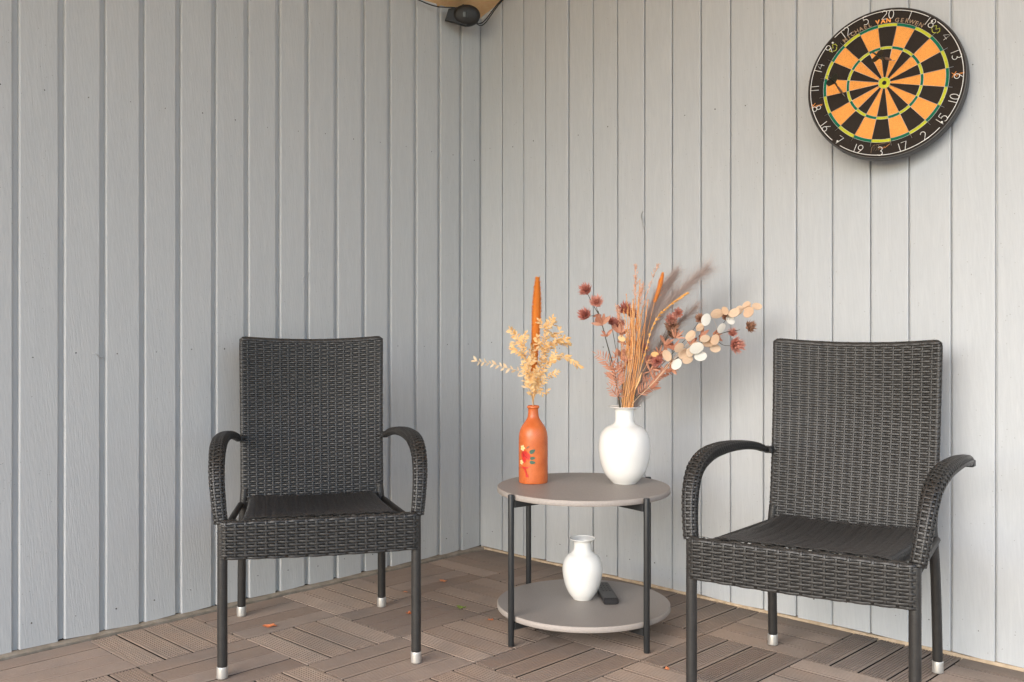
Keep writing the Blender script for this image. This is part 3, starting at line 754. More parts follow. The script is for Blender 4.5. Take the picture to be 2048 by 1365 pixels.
def pts_at(L, Y0_, dY=None):
    n = len(L); dY = dY or [0]*n
    if L[0][1] >= 805 and L[0][0] > 1150:     # inside the neck of the big vase
        x0 = min(1262, max(1237, L[0][0])); L = [(x0, 812)]+list(L[1:]); dY = [max(-.014, min(.014, Y0_+dY[0]-3.2))-Y0_+3.2]+list(dY[1:])
    return [at(x, y, Y0_+d) for (x, y), d in zip(L, dY)]
BASEP = Vector((VB[0], VB[1], ZT+.05))
def inv(px, dy=0): return [Vector((VB[0], VB[1], ZT+.06))+SIDE*(px-1249)*.0006, Vector((VB[0], VB[1], ZT+.19))+SIDE*max(-.016, min(.016, (px-1249)*.0009))]
# thistle branches
t = T_('flower_branch', 'dusty red thistle branch leaning left, with three shaggy heads at the tip', 'dried flower', BASEP)
sp = stem(t, inv(1240)+pts_at([(1240, 814), (1233, 765), (1225, 728), (1212, 680), (1203, 645), (1196, 622)], YV, [0, -.01, -.02, -.03, -.04, -.05]), .0022, .0013, P_STM)
for (x, y), dx in (((1173, 583), -.5), ((1192, 608), .1), ((1172, 633), -.6)):
    c = at(x, y, YV-.06+RS.uniform(-.03, .03)); stem(t, [at(1199, 632, YV-.045), (at(1196, 625, YV-.05)+c)/2+Vector((0, 0, -.005)), c], .0013, .0009, P_STM, 'twig', 5, 6)
    flower(t, c, Vector((SIDE.x*dx, SIDE.y*dx, .8))+TOV*.6, .0235, P_RED)
leaf_cluster(t, at(1204, 650, YV-.05), (0, 0, .2), 13, .036, L_PNK, .9); leaf_cluster(t, at(1198, 630, YV-.05), (0, 0, -.2), 8, .024, L_PNK, .9)
leaf_cluster(t, at(1211, 672, YV-.04), (0, 0, .5), 7, .028, L_PNK, .8)
t = T_('flower_branch', 'dusty red thistle branch rising behind the orange straw, with two heads', 'dried flower', BASEP)
stem(t, inv(1246)+pts_at([(1247, 814), (1244, 740), (1243, 690), (1248, 640)], YV+.02), .002, .0012, P_STM)
flower(t, at(1250, 622, YV), Vector((0, 0, .9))+TOV*.5, .025, P_RED); flower(t, at(1238, 652, YV), Vector((-.3, -.2, .6))+TOV*.8, .024, P_RED); flower(t, at(1262, 632, YV+.03), Vector((.3, .2, .6)), .022, P_RED)
leaf_cluster(t, at(1240, 668, YV-.02), (0, 0, .2), 12, .034, L_PNK, .9); leaf_cluster(t, at(1243, 715, YV-.01), (0, 0, .2), 12, .032, L_PNK, .9); leaf_cluster(t, at(1250, 690, YV), (0, 0, .2), 7, .026, L_PNK, .9)
t = T_('flower_branch', 'dusty red branch with two heads half hidden behind the grey plume', 'dried flower', BASEP)
stem(t, inv(1256)+pts_at([(1258, 814), (1290, 740), (1318, 690), (1340, 645)], YV+.05), .0018, .0011, P_STM)
flower(t, at(1342, 641, YV+.0), Vector((.1, 0, .5))+TOV*.9, .021, P_RED); flower(t, at(1341, 669, YV+.02), Vector((.5, .4, .5))+TOV*.3, .024, P_BRN)
flower(t, at(1315, 724, YV-.04), Vector((-.2, -.1, .4))+TOV*.9, .021, P_RED); flower(t, at(1301, 722, YV-.0), Vector((-.4, -.1, .3))+TOV*.9, .018, P_RED)
leaf_cluster(t, at(1328, 688, YV-.02), (.4, .3, .2), 11, .040, L_PNK, .8); leaf_cluster(t, at(1308, 738, YV), (0, 0, .1), 8, .03, L_PNK, .9)
t = T_('flower_branch', 'long red branch reaching far right, with a big red head and a brown one', 'dried flower', BASEP)
sp = stem(t, inv(1260)+pts_at([(1263, 812), (1300, 770), (1340, 728), (1395, 690), (1440, 668), (1480, 660)], YV, [0, -.01, -.02, -.05, -.07, -.08]), .0021, .001, P_STM)
flower(t, at(1496, 655, YV-.09), Vector((SIDE.x, SIDE.y, .35)), .021, P_BRN); flower(t, at(1468, 690, YV-.08), Vector((SIDE.x*.8, SIDE.y*.8, -.1))+TOV*.5, .029, P_RED)
flower(t, at(1464, 669, YV-.07), Vector((SIDE.x*.2, SIDE.y*.2, .7))+TOV*.3, .017, P_RED); flower(t, at(1452, 637, YV-.04), Vector((0, 0, .7))+TOV*.5, .015, P_BRN)
stem(t, [at(1425, 674, YV-.06), at(1445, 690, YV-.075), at(1462, 692, YV-.08)], .001, .0008, P_STM, 'twig', 5, 6); stem(t, [at(1425, 674, YV-.06), at(1440, 655, YV-.055), at(1452, 640, YV-.04)], .001, .0008, P_STM, 'twig', 5, 6)
for (x, y), n in (((1400, 672), 9), ((1380, 690), 8), ((1425, 668), 6), ((1340, 735), 8), ((1318, 755), 7), ((1300, 775), 7), ((1330, 745), 5)):
    leaf_cluster(t, at(x, y, YV-.04), (SIDE.x*.8, SIDE.y*.8, .25), n, .033, L_PNK, .75)
t = T_('leafy_twig', 'dusty pink leafy twig filling the gap left of the straw', 'dried leaf', BASEP)
stem(t, inv(1245)+pts_at([(1245, 812), (1232, 770), (1222, 735), (1218, 712)], YV-.03), .0014, .001, P_STM)
for (x, y), n in (((1226, 756), 10), ((1220, 738), 9), ((1234, 790), 9), ((1240, 745), 12), ((1232, 715), 9), ((1250, 725), 9)): leaf_cluster(t, at(x, y, YV-.03), (0, 0, .3), n, .03, L_PNN, .8)
t = T_('leafy_twig', 'dusty pink leafy twig between the straw and the low silver pods', 'dried leaf', BASEP)
stem(t, inv(1262)+pts_at([(1262, 812), (1280, 770), (1300, 735), (1322, 705)], YV-.02), .0014, .001, P_STM)
for (x, y), n in (((1300, 742), 12), ((1288, 765), 10), ((1318, 712), 12), ((1330, 690), 9), ((1350, 676), 8), ((1310, 760), 9), ((1292, 725), 10), ((1346, 700), 8)): leaf_cluster(t, at(x, y, YV-.03), (.2, .2, .3), n, .034, L_PNN, .8)
# ferns
def fern_thing(label, pts, L, n, dY=0):
    t = T_('fern_frond', label, 'dried leaf', BASEP); fern(t, inv(pts[0][0])+pts_at(pts, YV+dY), L, n, L_PNN, P_PNK); return t
def fern_at(label, stempts, pts, L, n, dY=0):
    t = T_('fern_frond', label, 'dried leaf', BASEP); stem(t, inv(stempts[0][0])+pts_at(stempts+[pts[0]], YV+dY), .0013, .001, P_STM); fern(t, pts_at(pts, YV+dY), L, n, L_PNN, P_PNK)
fern_at('dusty pink fern frond bending furthest left from the white vase', [(1238, 812)], [(1234, 775), (1226, 740), (1210, 718), (1193, 708)], .034, 10, -.02)
fern_at('upright dusty pink fern frond at the left side of the white vase', [(1241, 812)], [(1236, 782), (1233, 755), (1234, 722)], .035, 9, -.05)
fern_at('low dusty pink fern frond drooping left over the vase rim', [(1240, 812)], [(1238, 800), (1230, 786), (1218, 772)], .026, 5, -.05)
fern_at('small dusty pink fern frond behind the straw, right of the vase neck', [(1262, 812)], [(1272, 792), (1290, 778), (1312, 772)], .030, 8, -.04)
fern_at('dusty pink fern frond pointing right below the silver pods', [(1264, 812)], [(1290, 776), (1314, 752), (1342, 742)], .030, 9, -.03)
for (x, y), (bx, by), R_, m_ in (((1344, 655), (1320, 700), .026, P_BRN), ((1356, 628), (1330, 680), .018, P_RED), ((1288, 700), (1280, 740), .019, P_RED), ((1400, 640), (1370, 680), .018, P_BRN), ((1222, 645), (1232, 700), .016, P_RED)):
    t = T_('flower_twig', {1344: 'fuzzy brown head just below the small red one behind the wheat', 1356: 'small red head above the fuzzy brown one, behind the wheat', 1288: 'red head close to the straw, right of its middle', 1400: 'brown head tucked between the upper silver pods', 1222: 'small red head between the left branch and the straw'}[x], 'dried flower', BASEP)
    stem(t, inv(1250)+pts_at([(1250, 812), (bx, by), (x, y)], YV), .0012, .0008, P_STM); flower(t, at(x, y, YV), Vector((0, 0, .6))+TOV*.7+rv(.3), R_, m_)
# straw bundle
t = T_('straw_bundle', 'bundle of upright orange straw stalks in the middle of the white vase', 'dried grass', BASEP)
for i in range(44):
    x0 = RS.uniform(1243, 1268); x1 = 1252+(x0-1243)*1.2+RS.uniform(-6, 9); top = RS.uniform(590, 705); yy = YV+RS.uniform(-.03, .02)
    sp = stem(t, inv(x0)+[at(x0, 814, yy), at((x0+x1)/2+RS.uniform(-3, 3), 760, yy), at(x1+RS.uniform(-3, 3), 700, yy-.01), at(x1+RS.uniform(-5, 8), top, yy-.02)], .0014, .0008, P_STK, 'stalk', 5, 14)
mb = MB()
for (x0, y0, x1, y1, n, L) in ((1255, 720, 1253, 590, 150, .017), (1266, 700, 1278, 600, 150, .018), (1262, 690, 1264, 640, 110, .017), (1272, 700, 1284, 620, 120, .017), (1258, 740, 1262, 660, 110, .015), (1276, 740, 1290, 660, 80, .015), (1252, 690, 1247, 620, 90, .016), (1280, 690, 1296, 600, 100, .016), (1270, 660, 1280, 560, 110, .017)):
    yy = YV-.03; sp = spline([at(x0, y0, yy)-t.location, at((x0+x1)/2+2, (y0+y1)/2, yy)-t.location, at(x1, y1, yy)-t.location], 16)
    tube(mb, sp, .0007, 4)
    for i in range(n):
        q = RS.rand()*15.9; k = int(q); p = sp[k].lerp(sp[k+1], q-k); d = ((sp[k+1]-sp[k]).normalized()+rv(.42)).normalized(); l = L*RS.uniform(.4, .9)*.6; s = d.cross(rv(1)).normalized()*.0011; u = d.cross(s)
        mb.add([p, p+d*l*.5+s, p+d*l, p+d*l*.5-s, p+d*l*.5+u], [(0, 1, 4), (1, 2, 4), (2, 3, 4), (3, 0, 4)])
tag(mb.build('grass_ear', P_STK, t, False), kind='stuff')
def plume(label, pts, L, n, mat, dY, droop, base_px, w=.00018, spread=.6, side=None):
    t = T_('pampas_plume', label, 'dried grass', BASEP); o = t.location
    sp = stem(t, inv(base_px)+pts_at([(base_px, 814)]+pts, YV+dY), .0015, .0004, P_PMD, 'stem', 5, 30); mb = MB()
    hairs(mb, [p-o for p in sp], L, n, droop, w, .22, spread, .55, side); tag(mb.build('plume', mat, t), kind='stuff')
def airy(label, pts, n, L, mat, dY, base_px):
    t = T_('grass_stem', label, 'dried grass', BASEP); sp = stem(t, inv(base_px)+pts_at([(base_px, 814)]+pts, YV+dY), .0011, .0004, mat, 'stem', 5, 30)
    mb = MB(); o = t.location
    for i in range(n):
        q = (.55+.45*RS.rand())*29.9; k = int(q); p = sp[k].lerp(sp[k+1], q-k); d = ((sp[k+1]-sp[k]).normalized()+rv(.45)).normalized(); l = L*RS.uniform(.4, 1)
        tube(mb, [p-o, p+d*l-o], [.00022, .00015], 3)
        for s in range(3):
            c = p+d*l*(.4+.3*s)-o; r = rv(1).normalized()*.0018; mb.add([c-r*.4, c+d*.004+r, c+d*.006, c+d*.003-r], [(0, 1, 2), (0, 2, 3)])
    tag(mb.build('grass_ear', mat, t, False), kind='stuff')
airy('tall thin peach grass stem, leftmost of the two tallest', [(1262, 700), (1270, 600), (1271, 533)], 170, .019, P_PCH, -.02, 1256)
airy('tall thin peach grass stem leaning right beside the orange foxtail', [(1272, 700), (1288, 610), (1315, 530)], 130, .017, P_PCH, 0, 1262)
airy('short peach grass stem between the tallest two', [(1266, 700), (1278, 620), (1284, 575)], 150, .020, P_PCH, -.01, 1259)
plume('thin mauve plume rising straight behind the orange foxtail', [(1276, 740), (1288, 660), (1312, 590), (1352, 545)], .10, 2200, P_PMP, .01, .03, 1262, .0003, spread=.6)
airy('peach grass stem crossing behind the foxtail, leaning furthest right', [(1280, 700), (1302, 620), (1338, 560)], 160, .024, P_PCH, .02, 1262)
airy('low peach grass stem beside the left fern', [(1248, 720), (1242, 660), (1236, 620)], 150, .020, P_PCH, -.02, 1248)
# orange foxtail
def foxtail(name, label, base_pts, a, b_, R, n, mat, Y, base, group, basemat=P_STK):
    t = empty(name, base, 0, label, 'dried flower', group); o = t.location
    stem(t, base_pts+[at(*a, Y)], .0016, .0013, basemat); sp = spline([at(*a, Y), at((a[0]*.5+b_[0]*.5)+1, (a[1]+b_[1])/2, Y), at(*b_, Y)], 20)
    mb = MB(); rr = [R*.8*(.52+.48*min(1, i/13))*max(.16, 1-max(0, (i-10)/10)**2.6) for i in range(21)]
    tube(mb, [p-o for p in sp], rr, 10)
    for i in range(n):
        q = RS.rand()*19.9; k = int(q); tn = (sp[k+1]-sp[k]).normalized(); r = rv(1); r = (r-tn*r.dot(tn)).normalized()
        p = sp[k].lerp(sp[k+1], q-k)+r*rr[k]*.9-o; d = (r+tn*1.1).normalized(); l = R*RS.uniform(.35, .7); s = tn.cross(r)*l*.13
        mb.add([p-s, p+s, p+d*l], [(0, 1, 2)])
    mb.build('seed_head', mat, t, False)
    return t
foxtail('foxtail_stem', 'bright orange foxtail standing in front of the grey plume', inv(1264)+pts_at([(1266, 812), (1284, 720), (1298, 650)], YV+.0), (1309, 605), (1326, 546), .0088, 2600, P_ORG, YV, BASEP, G1)
# drooping wheat
t = T_('wheat_stem', 'golden ear of wheat arching right over the grey plume', 'dried grass', BASEP); o = t.location
sp = stem(t, inv(1266)+pts_at([(1268, 812), (1284, 728), (1309, 645), (1343, 608), (1374, 586)], YV-.05), .0014, .0007, P_STK, 'stem', 5, 40)
mb = MB()
for i in range(20, 40):
    for s in range(5):
        p = sp[i]-o; tn = (sp[min(i+1, 40)]-sp[i]).normalized(); d = (tn+rv(.35)+Vector((0, 0, -.2))).normalized(); l = .017*RS.uniform(.7, 1.1); w = d.cross(rv(1)).normalized()*.0016; u = d.cross(w)
        mb.add([p, p+d*l*.45+w, p+d*l, p+d*l*.45-w, p+d*l*.45+u, p+d*l*.45-u], [(0, 1, 4), (1, 2, 4), (2, 3, 4), (3, 0, 4), (1, 0, 5), (2, 1, 5), (3, 2, 5), (0, 3, 5)])
tag(mb.build('wheat_ear', plant_mat('golden_ear', (.74, .33, .06), (.86, .48, .14)), t, False), kind='stuff')
# pampas plumes
plume('large mauve grey pampas plume fanning up to the right', [(1282, 740), (1302, 660), (1345, 598), (1412, 540)], .15, 5200, P_PMP, .02, .03, 1264, .0003, spread=.75)
plume('smaller darker plume low behind the silver pods', [(1290, 745), (1322, 690), (1352, 652), (1392, 615)], .11, 2600, P_PMD, .05, .05, 1265, .0003, spread=.85)
plume('short mauve plume in the middle behind the straw', [(1280, 740), (1290, 680), (1312, 620), (1345, 560)], .13, 3200, P_PMP, .03, .03, 1262, .0003, spread=.5)
# lunaria
def lunaria(label, stempts, pods, dY, base_px):
    t = T_('seed_pod_branch', label, 'dried flower', BASEP)
    sp = stem(t, inv(base_px)+pts_at([(base_px, 812)]+stempts, YV+dY), .0013, .0006, P_LUT, 'stem', 5, 24)
    for (x, y, r, a, kd) in pods:
        c = at(x, y, YV+dY+RS.uniform(-.025, .02)); q = min(sp, key=lambda p: (p-c).length); R = r/2000*YV
        d = (SIDE*math.cos(a)+Vector((0, 0, 1))*math.sin(a)).normalized()
        b0 = c-d*R; stem(t, [q, (q+b0)/2+Vector((0, 0, .006)), b0], .0004, .0003, P_LUT, 'twig', 4, 5)
        put(POD[kd], 'seed_pod', t, b0, d, TOV+rv(.6), R*2)
lunaria('branch of round silvery pods arching out to the right', [(1310, 762), (1342, 722), (1372, 690), (1400, 655), (1440, 628), (1500, 612)],
        [(1412, 640, 12.5, 1.3, 'w'), (1434, 628, 13, .2, 't'), (1443, 657, 11, 1.0, 'w'), (1461, 640, 10.5, -1.0, 'w'), (1468, 626, 12, .5, 't'), (1478, 621, 10, 1.0, 't'), (1497, 625, 12, .9, 't'), (1493, 612, 10, .9, 't'), (1514, 613, 10, -.1, 't'), (1450, 622, 9, 2.0, 't'), (1381, 672, 12, .9, 't'), (1400, 655, 9, .8, 't')], -.06, 1268)
lunaria('branch of round silvery and tan pods low on the right', [(1305, 768), (1335, 735), (1362, 705), (1395, 682), (1430, 684)],
        [(1393, 697, 14.5, .4, 'w'), (1401, 713, 12.5, .1, 'w'), (1353, 729, 12, .9, 'w'), (1367, 708, 12, .9, 't'), (1375, 720, 11, .4, 't'), (1358, 696, 11, .8, 't'), (1418, 685, 13, .2, 't'), (1430, 697, 11, -.2, 't'), (1430, 680, 11, 1.2, 't'), (1334, 712, 12, 2.0, 't'), (1380, 705, 10, 1.3, 't'), (1410, 678, 10, .3, 't')], -.085, 1270)
t = T_('seed_pod_branch', 'thin stem with two small yellow oval pods among the straw', 'dried flower', BASEP)
sp = stem(t, inv(1250)+pts_at([(1250, 812), (1244, 730), (1243, 682)], YV-.04), .001, .0006, P_STK); put(POD['y'], 'seed_pod', t, at(1236, 674, YV-.04), SIDE+Vector((0, 0, -.5)), TOV, .026, .024)
stem(t, [at(1250, 800, YV-.04), at(1285, 745, YV-.05), at(1302, 710, YV-.05)], .0009, .0005, P_STK, 'twig'); put(POD['y'], 'seed_pod', t, at(1302, 709, YV-.05), SIDE, TOV, .024, .022)
foxtail('foxtail_stem', 'small pale yellow ear low in front of the straw, right of the vase mouth', inv(1264)+pts_at([(1268, 812)], YV-.045), (1271, 778), (1283, 746), .004, 500, P_YEL, YV-.05, BASEP, G1)

# orange bottle
G2 = 'dried stems in the orange bottle'; YO = 3.22
OBB = Vector((OB[0], OB[1], ZT+.06))
foxtail('cattail_stem', 'tall velvety orange spike standing highest in the orange bottle', [OBB+Vector((0, 0, .0)), at(1066.5, 812, YO)], (1067, 752), (1075, 556), .0165, 9000, P_ORG, YO+.01, OBB, G2)
def spray(label, main, subs, dY, me, mat, L=.0185, dens=1.22):
    t = empty('leafy_spray', OBB, 0, label, 'dried leaf', G2)
    sp = stem(t, [OBB, at(1066, 812, YO)]+pts_at(main, YO+dY), .0014, .0006, mat, 'stem', 5, 24)
    lines = [(sp[8:], L)]
    for s in subs:
        a = at(*s[0], YO+dY); q = min(sp, key=lambda p: (p-a).length)
        lines.append((stem(t, [q]+pts_at(s[1:], YO+dY+RS.uniform(-.05, .04)), .0008, .0004, mat, 'twig', 4, 12), L*.92))
    for ln, l in lines:
        tot = sum((ln[i+1]-ln[i]).length for i in range(len(ln)-1)); n = max(6, int(tot/.0052*dens))
        for i in range(n):
            q = (i+.5)/n*(len(ln)-1.01); k = int(q); p = ln[k].lerp(ln[k+1], q-k); tn = (ln[k+1]-ln[k]).normalized(); sd_ = tn.cross(TOV+rv(.7)).normalized()*(1 if i % 2 else -1)
            put(me, 'leaf', t, p, sd_*.75+tn*.7+Vector((0, 0, -.25))+rv(.25), TOV+rv(.6), l*RS.uniform(.65, 1.15))
        put(me, 'leaf', t, ln[-1], ln[-1]-ln[-2], TOV+rv(.4), l*.8)
spray('cream leafy spray stretching furthest left from the orange bottle', [(1056, 778), (1043, 746), (1012, 736), (980, 727), (952, 723)], [], -.03, L_CRM, P_CRM, .021, .62)
spray('yellow leafy spray leaning up and left beside the orange spike', [(1060, 760), (1050, 710), (1036, 680), (1022, 660)], [[(1052, 715), (1040, 705), (1025, 700)], [(1045, 695), (1048, 680), (1052, 668)], [(1056, 735), (1060, 715), (1066, 695)], [(1040, 684), (1030, 686), (1024, 690)]], -.04, L_YEL, P_YEL)
spray('yellow leafy spray rising tallest right of the orange spike', [(1072, 770), (1084, 715), (1092, 668), (1104, 636)], [[(1090, 680), (1100, 670), (1112, 668)], [(1092, 665), (1084, 650), (1078, 642)], [(1087, 700), (1076, 690), (1074, 675)], [(1096, 655), (1106, 650), (1108, 645)], [(1085, 708), (1090, 696), (1094, 690)]], -.01, L_YEL, P_YEL)
spray('yellow leafy spray pointing right at middle height', [(1072, 775), (1086, 722), (1102, 690), (1134, 678)], [[(1100, 692), (1112, 685), (1120, 660)], [(1110, 686), (1125, 688), (1136, 690)]], .02, L_YEL, P_YEL)
spray('yellow leafy spray bending furthest right from the orange bottle', [(1074, 775), (1088, 738), (1108, 716), (1135, 715), (1158, 733)], [[(1095, 728), (1105, 722), (1110, 706)]], -.02, L_YEL, P_YEL, .018)
spray('short yellow leafy spray low right above the bottle mouth', [(1074, 785), (1084, 768), (1098, 752), (1114, 746)], [[(1078, 780), (1088, 788), (1096, 782)], [(1080, 775), (1076, 760), (1074, 745)]], -.03, L_YEL, P_YEL, .017)
spray('short yellow leafy spray low left in front of the orange spike', [(1062, 785), (1058, 760), (1056, 735), (1066, 715)], [[(1060, 765), (1070, 752), (1072, 738)], [(1058, 750), (1050, 742), (1046, 730)]], -.06, L_YEL, P_YEL, .018)

# ------------------------------------------------------------------ dartboard
BR = .2268
DB = empty('dartboard', (1.804, -.088, 1.676), 0, 'round black dartboard with orange and green fields hanging high on the right wall', 'dartboard')
yawb, tiltb = .20, -.075
u = Vector((math.cos(yawb), math.sin(yawb), 0)); nrm = Vector((math.sin(yawb), -math.cos(yawb), 0)); w = Vector((0, 0, 1))*math.cos(tiltb)+nrm*math.sin(tiltb); nn = u.cross(w)
MD = Matrix((u, w, nn)).transposed().to_4x4()    # local: x right, y up, z out of the wall
DB.matrix_local = Matrix.Translation((1.804, -.088, 1.676)) @ MD @ Matrix.Rotation(math.radians(-2.2), 4, 'Z')
def sisal(name, c):
    m, n, b = newmat(name, c, .85, .15); tc = n.nodes.new('ShaderNodeTexCoord'); f = noise(n, tc.outputs['Object'], 420, 3, .7); f2 = noise(n, tc.outputs['Object'], 25, 4)
    cc = mix(n, .8, c, ramp(n, f, [(.35, (.72, .72, .72)), (.65, (1.12, 1.12, 1.12))]), 'MULTIPLY'); cc = mix(n, .5, cc, ramp(n, f2, [(.35, (.86, .84, .82)), (.7, (1.06, 1.06, 1.06))]), 'MULTIPLY')
    n.links.new(cc, b.inputs['Base Color']); bump(n, b, f, .0004); return m
D_BLK = sisal('black_sisal', (.032, .025, .020)); D_ORG = sisal('orange_sisal', (.88, .36, .085)); D_GRN = sisal('green_sisal', (.008, .155, .085)); D_YEL = sisal('lime_sisal', (.56, .57, .04))
D_RIM = flat('rim_band', (.028, .026, .025), .45); D_WIRE = newmat('steel_wire', (.62, .62, .60), .35, .5, .8)[0]
D_WHT = flat('white_wire', (.82, .80, .76), .4, var=.03); D_TXT = flat('brown_lettering', (.34, .22, .13), .6); D_TXO = flat('orange_lettering', (.90, .33, .06), .6); D_TXY = flat('lime_lettering', (.50, .52, .06), .6)
mb = MB(); lathe(mb, [(.01, -.040), (BR-.004, -.040), (BR, -.036), (BR, -.003), (BR-.0015, -.0006), (BR-.004, 0), (.01, 0)], 128); mb.build('body', [D_RIM], DB, True, angle=30)
mb = MB(); n_ = 128; mb.add([((BR-.0045)*math.cos(2*PI*i/n_), (BR-.0045)*math.sin(2*PI*i/n_), .0008) for i in range(n_)], [tuple(range(n_))]); mb.build('face', D_BLK, DB, False)
mb = MB(); bbox(mb, -.03, .03, -.02, .04, -.10, -.041, .003); mb.build('hanging_bracket', D_RIM, DB, False)
RAD = [(.017, .1015), (.1015, .1095), (.1095, .1695), (.1695, .1785)]
segc = {}
def seg_mesh(r0, r1, mat):
    k = (r0, mat.name)
    if k not in segc:
        mb = MB(); n = 6; vs = []
        for z in (.0010, .0016):
            for r in (r0+.0003, r1-.0003):
                for i in range(n+1): a = math.radians(-9+.0+18*i/n)*(1-.003/r*0); vs.append((r*math.sin(a), r*math.cos(a), z))
        m_ = n+1; fs = [(2*m_+i, 3*m_+i, 3*m_+i+1, 2*m_+i+1) for i in range(n)]
        fs = [f[::-1] for f in fs]
        mb.add(vs, fs); segc[k] = mb.mesh('segment', mat, False)
    return segc[k]
NUMS = [20, 1, 18, 4, 13, 6, 10, 15, 2, 17, 3, 19, 7, 16, 8, 11, 14, 9, 12, 5]
for i in range(20):
    for j, (r0, r1) in enumerate(RAD):
        mat = (D_BLK if i % 2 == 0 else D_ORG) if j in (0, 2) else (D_YEL if i % 2 == 0 else D_GRN)
        o = link('segment', seg_mesh(r0, r1, mat), DB); o.rotation_euler = (0, 0, -math.radians(18*i))
for r, mt, z, nm in ((.017, D_YEL, .0022, 'outer_bull'), (.0062, D_BLK, .0028, 'inner_bull')):
    mb = MB(); lathe(mb, [(r, z-.001), (r, z), (.0005, z)], 32); mb.build(nm, mt, DB, False)
mb = MB()
for r in (.017, .1015, .1095, .1695, .1785): tube(mb, [(r*math.cos(2*PI*i/96), r*math.sin(2*PI*i/96), .0026) for i in range(97)], .00045, 5, cap=False)
for i in range(20):
    a = math.radians(9+18*i); tube(mb, [(.017*math.sin(a), .017*math.cos(a), .0027), (.191*math.sin(a), .191*math.cos(a), .0027)], .00045, 5)
mb.build('spider_wire', D_WIRE, DB)
RR = .2165
mb = MB(); gaps = [40, 130, 215, 308]
prev = None; pts = []
for i in range(0, 361):
    if any(abs(i-g) < 3.5 for g in (36, 128, 217, 311)):
        if len(pts) > 2: tube(mb, pts, .0011, 6)
        pts = []; continue
    a = math.radians(i); pts.append((RR*math.sin(a), RR*math.cos(a), .0045))
tube(mb, pts, .0011, 6); mb.build('number_ring', D_WHT, DB)
mb = MB()
for g in (36, 128, 217, 311): a = math.radians(g); lathe(mb, [(.003, 0), (.003, .003), (.001, .004)], 12, M=Matrix.Translation((.210*math.sin(a), .210*math.cos(a), .001)))
mb.build('ring_clip', D_WHT, DB)
def arc(cx, cy, rx, ry, a0, a1, n=10): return [(cx+rx*math.cos(math.radians(a0+(a1-a0)*i/n)), cy+ry*math.sin(math.radians(a0+(a1-a0)*i/n))) for i in range(n+1)]
DG = {
 '0': [arc(.3, .5, .27, .5, 90, 450, 20)], '1': [[(.3, 0), (.3, 1)]], '2': [arc(.3, .73, .26, .27, 160, -30, 10)+[(.03, 0), (.6, 0)]],
 '3': [arc(.28, .75, .26, .25, 140, -80, 10)+arc(.28, .26, .30, .26, 80, -140, 12)], '4': [[(.5, 0), (.5, 1), (.02, .32), (.62, .32)]],
 '5': [[(.55, 1), (.12, 1), (.08, .55)]+arc(.27, .32, .3, .32, 110, -140, 12)], '6': [[(.5, 1), (.12, .5)]+arc(.3, .28, .27, .28, 150, 510, 16)],
 '7': [[(.0, 1), (.58, 1), (.2, 0)]], '8': [arc(.3, .76, .22, .24, -90, 270, 14)+arc(.3, .26, .28, .26, 90, -270, 16)], '9': [arc(.3, .72, .27, .28, -30, 330, 16)+[(.48, .5), (.15, 0)]]}
for i, nu in enumerate(NUMS):
    s = str(nu); h = .0255; al = math.radians(18*i); low = 95 < 18*i < 265
    wd = {'1': .34}; tot = sum(wd.get(c, .66) for c in s)+.12*(len(s)-1); x = -tot/2; mb = MB()
    Rm_ = Matrix.Rotation(-al+(PI if low else 0), 4, 'Z')
    for c in s:
        for st_ in DG[c]:
            P = []
            for (a, b_) in st_:
                xx = (x+a+(-.13 if c == '1' else 0)+.0)*h; yy = b_*h
                q = Rm_ @ Vector((xx, yy-h/2, 0)); cpos = Vector((math.sin(al), math.cos(al), 0))*(RR-h/2+.001)
                P.append((q.x+cpos.x, q.y+cpos.y, .0048))
            tube(mb, P, .00095, 6)
        x += wd.get(c, .66)+.12
    mb.build('numeral', D_WHT, DB)
def letter(ch, size, ang, R, mat, bold=0, z=.0013):
    cu = bpy.data.curves.new('t', 'FONT'); cu.body = ch; cu.size = size; cu.align_x = 'CENTER'; cu.offset = bold; cu.extrude = .0002; cu.resolution_u = 3
    o = bpy.data.objects.new('t', cu); COL.objects.link(o); dg = bpy.context.evaluated_depsgraph_get(); me = bpy.data.meshes.new_from_object(o.evaluated_get(dg))
    bpy.data.objects.remove(o); me.materials.clear(); me.materials.append(mat)
    q = link('letter', me, DB); q.matrix_local = Matrix.Translation((R*math.sin(ang), R*math.cos(ang), z)) @ Matrix.Rotation(-ang, 4, 'Z'); return q
def arctext(txt, a0, a1, R, size, mat, bold=0):
    n = len(txt)
    for i, ch in enumerate(txt): letter(ch, size, math.radians(a0+(a1-a0)*i/max(1, n-1)), R, mat, bold)
arctext('MICHAEL', -40.5, -16, .1822, .0175, D_TXT, .0002); arctext('VAN', -9.0, .5, .1822, .018, D_TXO, .0007); arctext('GERWEN', 8, 30, .1822, .0175, D_TXT, .0002)
def strokes(name, mat, lists, cx, cy, rot, sc, r=.0009):
    mb = MB()
    for L in lists:
        P = [(cx+sc*(x*math.cos(rot)-y*math.sin(rot)), cy+sc*(x*math.sin(rot)+y*math.cos(rot)), .0016) for x, y in L]; tube(mb, P, r, 5, flat=.5)
    return mb.build(name, mat, DB)
LOGO = [[(-.8, -.45), (-.95, .25), (-.45, .75), (0, .1), (.45, .75), (.95, .25), (.8, -.4)], arc(0, -.1, .62, .62, 205, 335, 8)]
for g in (-52, 43):
    a = math.radians(g); strokes('printed_emblem', D_TXY, [spline_[:] for spline_ in LOGO], .197*math.sin(a), .197*math.cos(a), -a, .0135, .0012)
